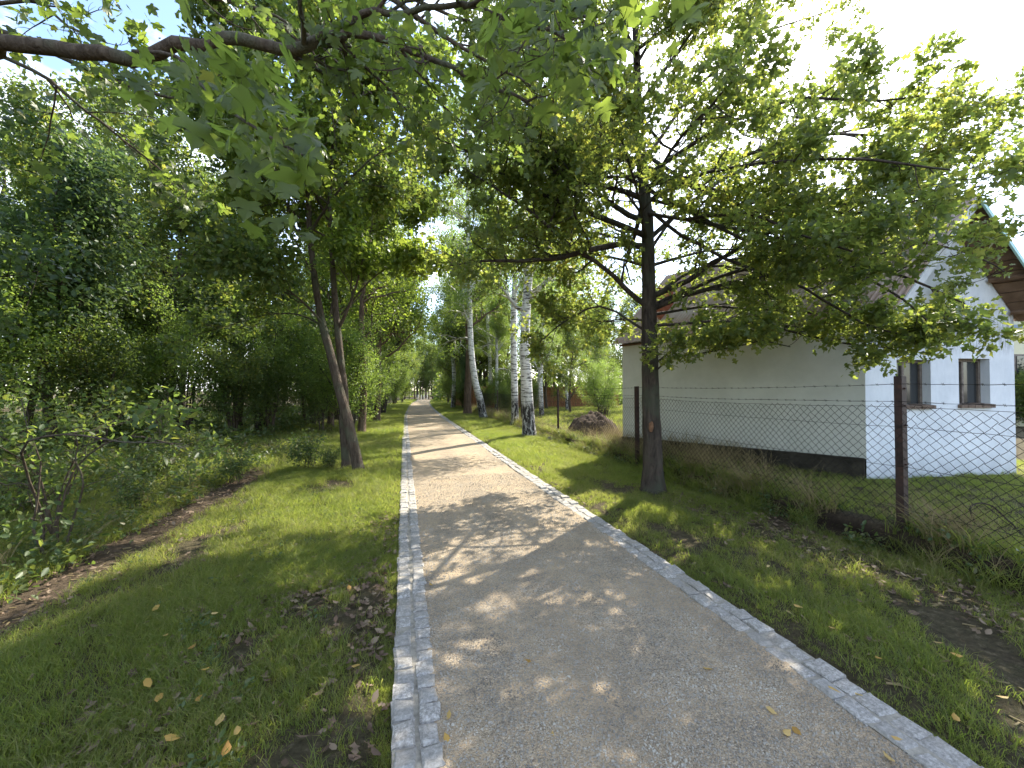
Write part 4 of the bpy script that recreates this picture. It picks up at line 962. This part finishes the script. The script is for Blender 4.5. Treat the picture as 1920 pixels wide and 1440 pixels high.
relabel(GP, '%s tree along the left of the far path counted from the leaning trees')
relabel(GQ, '%s tree on the right of the far path counted beyond the birches')
relabel(GR, '%s tree behind the garden fence counted from the house outwards', key=lambda o: o.location.y-.3*o.location.x)
relabel(GB, '%s bush of the left wood edge counted from the camera along the path')
relabel(GW, '%s tree in the shaded left wood counted from the camera inwards')
relabel('bushes in the right hand garden', '%s garden bush beyond the wire fence counted from the soil heap')
# ------------------------------------------------------------------ scatter (grass, herbs, gravel, litter)
def gn_scatter(name, pts, rot, sc, ix, sources, mat=None):
    coll = bpy.data.collections.new(name+'_sources')
    for k, me in enumerate(sources):
        o = bpy.data.objects.new('%s_%02d' % (name, k), me); coll.objects.link(o)
    me = bpy.data.meshes.new(name); n = len(pts)
    me.vertices.add(n); me.vertices.foreach_set('co', np.asarray(pts, np.float32).ravel())
    for an, ty, dat in (('rot', 'FLOAT_VECTOR', rot), ('sc', 'FLOAT', sc), ('ix', 'INT', ix)):
        a = me.attributes.new(an, ty, 'POINT')
        if ty == 'FLOAT_VECTOR': a.data.foreach_set('vector', np.asarray(dat, np.float32).ravel())
        else: a.data.foreach_set('value', np.asarray(dat, np.int32 if ty == 'INT' else np.float32))
    o = bpy.data.objects.new(name, me); COL.objects.link(o); o['kind'] = 'stuff'
    if mat: me.materials.append(mat)
    ng = bpy.data.node_groups.new(name+'_nodes', 'GeometryNodeTree')
    ng.interface.new_socket('Geometry', in_out='INPUT', socket_type='NodeSocketGeometry'); ng.interface.new_socket('Geometry', in_out='OUTPUT', socket_type='NodeSocketGeometry')
    gi = ng.nodes.new('NodeGroupInput'); go = ng.nodes.new('NodeGroupOutput'); ip = ng.nodes.new('GeometryNodeInstanceOnPoints')
    ci = ng.nodes.new('GeometryNodeCollectionInfo'); ci.inputs['Collection'].default_value = coll
    ci.inputs['Separate Children'].default_value = True; ci.inputs['Reset Children'].default_value = True
    ip.inputs['Pick Instance'].default_value = True
    def na(nm, ty):
        q = ng.nodes.new('GeometryNodeInputNamedAttribute'); q.data_type = ty; q.inputs['Name'].default_value = nm; return q.outputs['Attribute']
    ng.links.new(gi.outputs[0], ip.inputs['Points']); ng.links.new(ci.outputs[0], ip.inputs['Instance'])
    ng.links.new(na('ix', 'INT'), ip.inputs['Instance Index']); ng.links.new(na('sc', 'FLOAT'), ip.inputs['Scale'])
    er = ng.nodes.new('FunctionNodeEulerToRotation'); ng.links.new(na('rot', 'FLOAT_VECTOR'), er.inputs[0]); ng.links.new(er.outputs[0], ip.inputs['Rotation'])
    ng.links.new(ip.outputs[0], go.inputs[0])
    md = o.modifiers.new('scatter', 'NODES'); md.node_group = ng
    return o
def tuft(seed, nbl, h0, h1, spread, lean, wd, mat, segs=2):
    r = np.random.default_rng(seed); V = []; F3 = []; F4 = []
    for k in range(nbl):
        a = r.uniform(0, 6.283); q = r.uniform(0, spread); x, y = q*math.cos(a), q*math.sin(a)
        h = r.uniform(h0, h1); la = r.uniform(0, 6.283); l = lean*r.uniform(.2, 1.3)*h; w = wd*r.uniform(.7, 1.3); sa = r.uniform(0, 3.14)
        cx, sx = math.cos(sa)*w, math.sin(sa)*w; b = len(V)
        for s in range(segs):
            f = s/segs; px_, py_ = x+math.cos(la)*l*f**1.8, y+math.sin(la)*l*f**1.8; z = h*f*(1-.25*f*min(1, lean)); ww = 1-.35*f
            V += [(px_-cx*ww, py_-sx*ww, z), (px_+cx*ww, py_+sx*ww, z)]
        V.append((x+math.cos(la)*l, y+math.sin(la)*l, h*(1-.3*min(1, lean))))
        for s in range(segs-1): F4.append((b+2*s, b+2*s+1, b+2*s+3, b+2*s+2))
        e = b+2*(segs-1); F3.append((e, e+1, e+2))
    me = npmesh('tuft', V, [np.array(F3), np.array(F4)] if F4 else np.array(F3)); me.materials.append(mat); return me
lawn = [tuft(200+k, 12, .015, .045, .05, .8, .0014, M['grass']) for k in range(5)]+[tuft(210+k, 12, .05, .115, .05, .8, .0016, M['grass']) for k in range(3)]
longg = [tuft(220+k, 22, .14, .34, .07, .9, .0026, M['grass'], 4) for k in range(4)]+[tuft(230+k, 14, .2, .5, .08, .9, .0024, M['dry'], 4) for k in range(3)]
herb = []
for k in range(4):
    r = np.random.default_rng(240+k); n = 34; a = r.uniform(0, 6.283, n); q = r.uniform(0, .13, n); z = r.uniform(.02, .2, n)
    me = leaves_mesh('herb', np.stack([q*np.cos(a), q*np.sin(a), z], -1), np.stack([np.cos(a), np.sin(a), 0*a+.3], -1), r.uniform(.03, .07, n), T_OVATE, r, 1.3, 0); me.materials.append(M['herb']); herb.append(me)
rg = np.random.default_rng(99)
def noise2(x, y, s=1, seed=0):
    r = np.random.default_rng(seed); v = 0
    for k in range(6):
        a = r.uniform(0, 6.28); f = s*r.uniform(.6, 1.8); v = v+np.sin((x*math.cos(a)+y*math.sin(a))*f*2+r.uniform(0, 6.28))
    return v/6
def infrustum(x, y, m=1.2):
    dep = x*FW.x+y*FW.y; lat = x*math.cos(YAW)-y*math.sin(YAW); return (dep > .4) & (np.abs(lat) < 1.3*dep+m)
def xo(x, y): return x+off(y)
def sample(n, x0, x1, y0, y1):
    return rg.uniform(x0, x1, n), rg.uniform(y0, y1, n)
pts = []; scs = []; ixs = []
def addg(n, x0, x1, y0, y1, dens, sc, which, follow=False):
    x, y = sample(n, x0, x1, y0, y1); k = infrustum(x, y) & (rg.random(n) < dens(x, y)); x, y = x[k], y[k]
    xx = xo(x, y) if follow else x
    pts.append(np.stack([xx, y, hgt(x, y)-.004], -1)); scs.append(rg.uniform(.75, 1.3, len(x))*sc); ixs.append(rg.choice(which, len(x)))
STRIP_=1
def strip(x, y): return np.exp(-((x+2.75+.18*noise2(x, y, 1.5, 31))/(.42+.15*noise2(x, y, 4, 32)))**4)*np.clip((9.3-y)/1.2, 0, 1)
def dl(x, y):
    d = .52+1.1*noise2(x, y, 1.6, 1)+.5*noise2(x, y, 6, 3); d = d*np.clip((-.10-x)/.35+.25*noise2(x, y, 5, 2), 0, 1)
    return np.clip(d+.25*(y > 3.5), 0, 1)*(1-.95*strip(x, y))*(x < -.07)
addg(46000, -2.6, -.06, .5, 6, dl, 1.0, [0, 1, 2, 3, 4, 5, 6, 7])
addg(26000, -2.6, -.06, 6, 14, dl, 1.25, [3, 4, 5, 6, 7])
addg(16000, -2.2, -.06, 14, 32, lambda x, y: .8+0*x, 1.9, [4, 5, 6, 7], True)
addg(9000, -2.0, -.06, 32, 66, lambda x, y: .8+0*x, 3, [5, 6, 7], True)
def dr(x, y):
    d = .5+1.1*noise2(x, y, 1.8, 4)+.5*noise2(x, y, 6, 5); sandy = np.exp(-((x-3.95-.15*np.sin(y))/.3)**2)*(y < 4.6)
    return np.clip(d+.12*(y > 4), 0, 1)*(1-.8*sandy)*np.clip((x-2.42)/.25, 0, 1)*(1-.9*np.exp(-((x-4.68)/.1)**2))
addg(38000, 2.42, 4.7, .2, 7, dr, .95, [0, 1, 2, 3, 4, 5, 6])
addg(26000, 2.42, 4.8, 7, 16, lambda x, y: np.clip(dr(x, y)+.1, 0, 1), 1.25, [3, 4, 5, 6, 7])
addg(12000, 2.42, 4.8, 16, 34, lambda x, y: .75+0*x, 1.9, [4, 5, 6, 7], True)
addg(6000, 2.42, 5.0, 34, 66, lambda x, y: .8+0*x, 3, [5, 6, 7], True)
addg(5200, -.13, -.045, .6, 12, lambda x, y: np.clip(.35+.9*noise2(x, y, 4, 51), 0, 1), .8, [0, 1, 2, 3, 4])
addg(6500, 2.37, 2.5, .6, 14, lambda x, y: np.clip(.3+.9*noise2(x, y, 4, 52), 0, 1), .8, [0, 1, 2, 3, 4])
addg(500, PL, PL+.23, .8, 14, lambda x, y: np.clip(.1+1.2*noise2(x, y, 3, 63), 0, 1), .35, [0, 1, 2])
addg(600, PR-.23, PR, .8, 14, lambda x, y: np.clip(.1+1.2*noise2(x, y, 3, 64), 0, 1), .35, [0, 1, 2])
# meadow left
addg(26000, -9, -3.0, 3.5, 12, lambda x, y: np.clip(.75+.8*noise2(x, y, 1.2, 6), 0, 1), 1.5, [4, 5, 6, 7])
addg(8000, -14, -1.6, 9, 22, lambda x, y: .7+0*x, 2.2, [5, 6, 7])
# garden right
addg(46000, 4.95, 13, 1, 13, lambda x, y: np.clip(.8+.5*noise2(x, y, 1.3, 8), 0, 1)*~((x > 7.2-(y-5.6)*.37+.1) & (y > 5.6-(x-8)*.12) & (y < 11)), 1.05, [0, 1, 2, 3, 4, 5, 6])
addg(16000, 4.95, 22, 12, 31, lambda x, y: .8+0*x, 2.0, [4, 5, 6, 7])
PT = np.concatenate(pts); SCs = np.concatenate(scs); IX = np.concatenate(ixs); n = len(PT)
rot = np.stack([rg.normal(0, .12, n), rg.normal(0, .12, n), rg.uniform(0, 6.28, n)], -1)
gn_scatter('grass', PT, rot, SCs, IX, lawn, M['grass']); print('grass', n)
# long grass: fence foot, meadow, around heap
pts = []; scs = []; ixs = []
addg(2600, 4.50, 4.98, .6, 14, lambda x, y: np.clip(.42+.9*noise2(x, y, 1.5, 12), 0, 1), .8, [0, 1, 2, 3, 4])
addg(700, 4.6, 5.1, 14, 30, lambda x, y: .7+0*x, 1.2, [0, 1, 2, 4, 5, 6], True)
addg(900, 4.9, 7.2, 6.2, 13.0, lambda x, y: np.clip(.3+1.1*noise2(x, y, 1.0, 13), 0, 1)*(x < 7.0-(y-5.6)*.33), .9, [0, 4, 5, 6])
addg(480, 4.9, 6.4, 5.6, 11.5, lambda x, y: np.clip(.4+noise2(x, y, 1.6, 61), 0, 1), 1.35, [4, 5, 6])
addg(500, 4.72, 5.1, 2.2, 10, lambda x, y: np.clip(.3+noise2(x, y, 2, 62), 0, 1), 1.1, [3, 4, 5, 6])
addg(2600, -9, -3.1, 4, 13, lambda x, y: np.clip(.3+1.0*noise2(x, y, .9, 14), 0, 1), .8, [0, 1, 2, 3, 4])
addg(1100, -2.5, -.3, .7, 9, lambda x, y: np.clip(.3+.9*noise2(x, y, 2, 15), 0, 1), .42, [0, 1, 2])
addg(260, 3.6, 4.5, 1, 7, lambda x, y: .6+0*x, .5, [0, 1, 2])
PT = np.concatenate(pts); SCs = np.concatenate(scs); IX = np.concatenate(ixs); n = len(PT)
rot = np.stack([rg.normal(0, .15, n), rg.normal(0, .15, n), rg.uniform(0, 6.28, n)], -1)
gn_scatter('long_grass', PT, rot, SCs, IX, longg, M['grass'])
pts = []; scs = []; ixs = []
addg(1500, -8, -2.9, 3.2, 13, lambda x, y: np.clip(.4+1.0*noise2(x, y, 1.1, 16), 0, 1), 1.1, [0, 1, 2, 3])
addg(2600, -20, -4, 8, 34, lambda x, y: .6+0*x, 2.2, [0, 1, 2, 3])
addg(350, -2.6, -.4, .8, 8, lambda x, y: np.clip(.1+.9*noise2(x, y, 2, 17), 0, 1), .5, [0, 1, 2, 3])
addg(300, 4.4, 5.0, 1, 16, lambda x, y: .5+0*x, .8, [0, 1, 2, 3])
PT = np.concatenate(pts); SCs = np.concatenate(scs); IX = np.concatenate(ixs); n = len(PT)
rot = np.stack([0*SCs, 0*SCs, rg.uniform(0, 6.28, n)], -1)
gn_scatter('undergrowth', PT, rot, SCs, IX, herb, M['herb'])
# loose grit on the path
peb = []
for k in range(4):
    bm = bmesh.new(); bmesh.ops.create_icosphere(bm, subdivisions=1, radius=1); r = random.Random(k)
    for v in bm.verts: v.co *= r.uniform(.7, 1.2); v.co.z *= .7
    me = bpy.data.meshes.new('grit'); bm.to_mesh(me); bm.free(); me.materials.append(M['pebble']); peb.append(me)
n = 60000; y = .9+6.6*rg.random(n)**1.7; x = rg.uniform(PL+.23, PR-.23, n); k = infrustum(x, y, .3); x, y = x[k], y[k]; n = len(x)
z = .006*np.sin(x*2.1+y*.8)+.004*np.sin(y*2.7+x*4)-.004+.012*(1-((x-1.17)/1.0)**2)
gn_scatter('path_grit', np.stack([x, y, z+.0005], -1), rg.uniform(0, 6.28, (n, 3)), rg.gamma(3, .0009, n)+.0012, rg.integers(0, 4, n), peb, M['pebble'])
# leaf litter
def curl_leaf(seed, tm, mat, cup=.5):
    r = np.random.default_rng(seed); V = tm[0].copy(); V[:, 1] -= .5; V[:, 2] = cup*(V[:, 0]**2*r.uniform(.3, 1.6)+V[:, 1]**2*r.uniform(-.5, 1.0))+.05*r.normal(size=len(V))
    V[:, 2] -= V[:, 2].min(); me = npmesh('leaf', V, tm[1]); me.materials.append(mat); return me
lit = [curl_leaf(300+k, T_OAK if k % 2 else T_OVATE, M['litter'], .9) for k in range(6)]
pts = []; scs = []; ixs = []
a6 = [0, 1, 2, 3, 4, 5]
addg(2600, -1.5, -.07, .8, 5.5, lambda x, y: np.clip(.35+1.0*noise2(x, y, 2.2, 21)+.35*(x > -.45), 0, 1), .055, a6)
addg(1500, -3.3, -2.1, 1, 9, lambda x, y: strip(x, y)*np.clip(.5+noise2(x, y, 3, 40), 0, 1), .05, a6)
addg(1000, 2.45, 4.6, .8, 8, lambda x, y: np.clip(.2+1.0*noise2(x, y, 2, 22), 0, 1), .05, a6)
addg(900, 3.6, 4.6, 1, 6, lambda x, y: .8+0*x, .05, a6)
addg(1100, -2.6, -.1, .8, 9, lambda x, y: np.clip(.4+.8*noise2(x, y, 2.6, 71), 0, 1), .05, a6)
addg(1500, -8, -2, 8, 13, lambda x, y: .5+0*x, .07, a6)
addg(160, .16, .35, 1, 9, lambda x, y: .6+0*x, .022, a6); addg(160, 1.95, 2.2, 1, 9, lambda x, y: .6+0*x, .022, a6)
addg(90, .2, 2.2, 1, 8, lambda x, y: .5+0*x, .02, a6)
PT = np.concatenate(pts); PT[:, 2] += np.where(np.abs(PT[:, 0]-1.17) < 1.25, .012, .026); SCs = np.concatenate(scs); IX = np.concatenate(ixs); n = len(PT)
rot = np.stack([rg.normal(0, .35, n), rg.normal(0, .35, n), rg.uniform(0, 6.28, n)], -1)
gn_scatter('leaf_litter', PT, rot, SCs, IX, lit, M['litter'])
# wood chips and twigs on the bare strip near the fence
chip = []
for k in range(4):
    m_ = MB(); r = random.Random(k); m_.box((0, 0, .06), (1, .12+.1*r.random(), .08)); me = m_.mesh('chip'); me.materials.append(M['dry']); chip.append(me)
pts = []; scs = []; ixs = []
addg(550, 3.5, 4.6, .9, 5.5, lambda x, y: np.exp(-((x-4.05)/.4)**2), .06, [0, 1, 2, 3]); addg(500, -3.2, -2.2, 2, 8, lambda x, y: strip(x, y), .04, [0, 1, 2, 3])
addg(150, 2.5, 3.2, .8, 3, lambda x, y: .6+0*x, .05, [0, 1, 2, 3])
PT = np.concatenate(pts); PT[:, 2] += .01; SCs = np.concatenate(scs); IX = np.concatenate(ixs); n = len(PT)
rot = np.stack([rg.normal(0, .2, n), rg.normal(0, .2, n), rg.uniform(0, 6.28, n)], -1)
gn_scatter('wood_chips', PT, rot, SCs, IX, chip, M['dry'])
# prominent single fallen leaves
yl = [curl_leaf(320+k, T_OVATE, M['yellow'], .8) for k in range(5)]
def fallen(u, v, size, lab, grp='single yellow leaves fallen on the ground', z=.012):
    q = G(u, v, z); o = link('fallen_leaf', yl[rs.randrange(5)], None); o.location = (q.x, q.y, float(hgt(q.x, q.y))+z+.006)
    o.rotation_euler = (rs.uniform(-.3, .3), rs.uniform(-.3, .3), rs.uniform(0, 6.28)); o.scale = (size,)*3
    tag(o, lab, 'leaf', grp)
for (u, v, lab) in ((841, 1336, 'curled tan leaf on the gravel just right of the left kerb'), (838, 1380, 'small yellow leaf on the gravel below the curled tan one'), (1036, 1379, 'single yellow leaf alone on the lower middle of the gravel'),
                    (1327, 1250, 'pale yellow leaf on the open gravel facing the right kerb'), (1475, 1369, 'left of two tan leaves lying together on the gravel'), (1494, 1366, 'right of two tan leaves lying together on the gravel'),
                    (1667, 1416, 'large pale leaf on the gravel nearest the right kerb'), (1447, 1328, 'reddish brown leaf on gravel left of the kerb'), (1684, 1382, 'orange leaf lying on the right kerb stones'),
                    (808, 1093, 'tan leaf at the far end of the near left kerb joint'), (990, 1236, 'pale leaf in the sunlit patch of gravel'), (1563, 1290, 'dark crumpled leaf lying on the right kerb')):
    fallen(u, v, .055, lab, 'single fallen leaves on the gravel', .016)
LV = ((360, 1218), (384, 1262), (277, 1281), (412, 1358), (425, 1415), (402, 1155), (298, 1310), (323, 1386), (655, 1105), (292, 1140), (445, 1380), (310, 1192), (667, 1250), (375, 1315))
for (u, v) in LV:
    fallen(u, v, rs.uniform(.045, .075), '%s yellow leaf in the left verge grass counted from the left' % ORD[sorted(LV).index((u, v))], 'yellow leaves in the left verge', .045)
RV = ((1648, 1236), (1760, 1208), (1440, 1063), (1720, 1133), (1497, 1140), (1792, 1345), (1610, 1298), (1793, 1233), (1398, 910), (1880, 1310), (1560, 1180))
for (u, v) in RV:
    fallen(u, v, rs.uniform(.04, .07), '%s yellow leaf between right kerb and fence counted from the left' % ORD[sorted(RV).index((u, v))], 'yellow leaves in the right verge', .045)
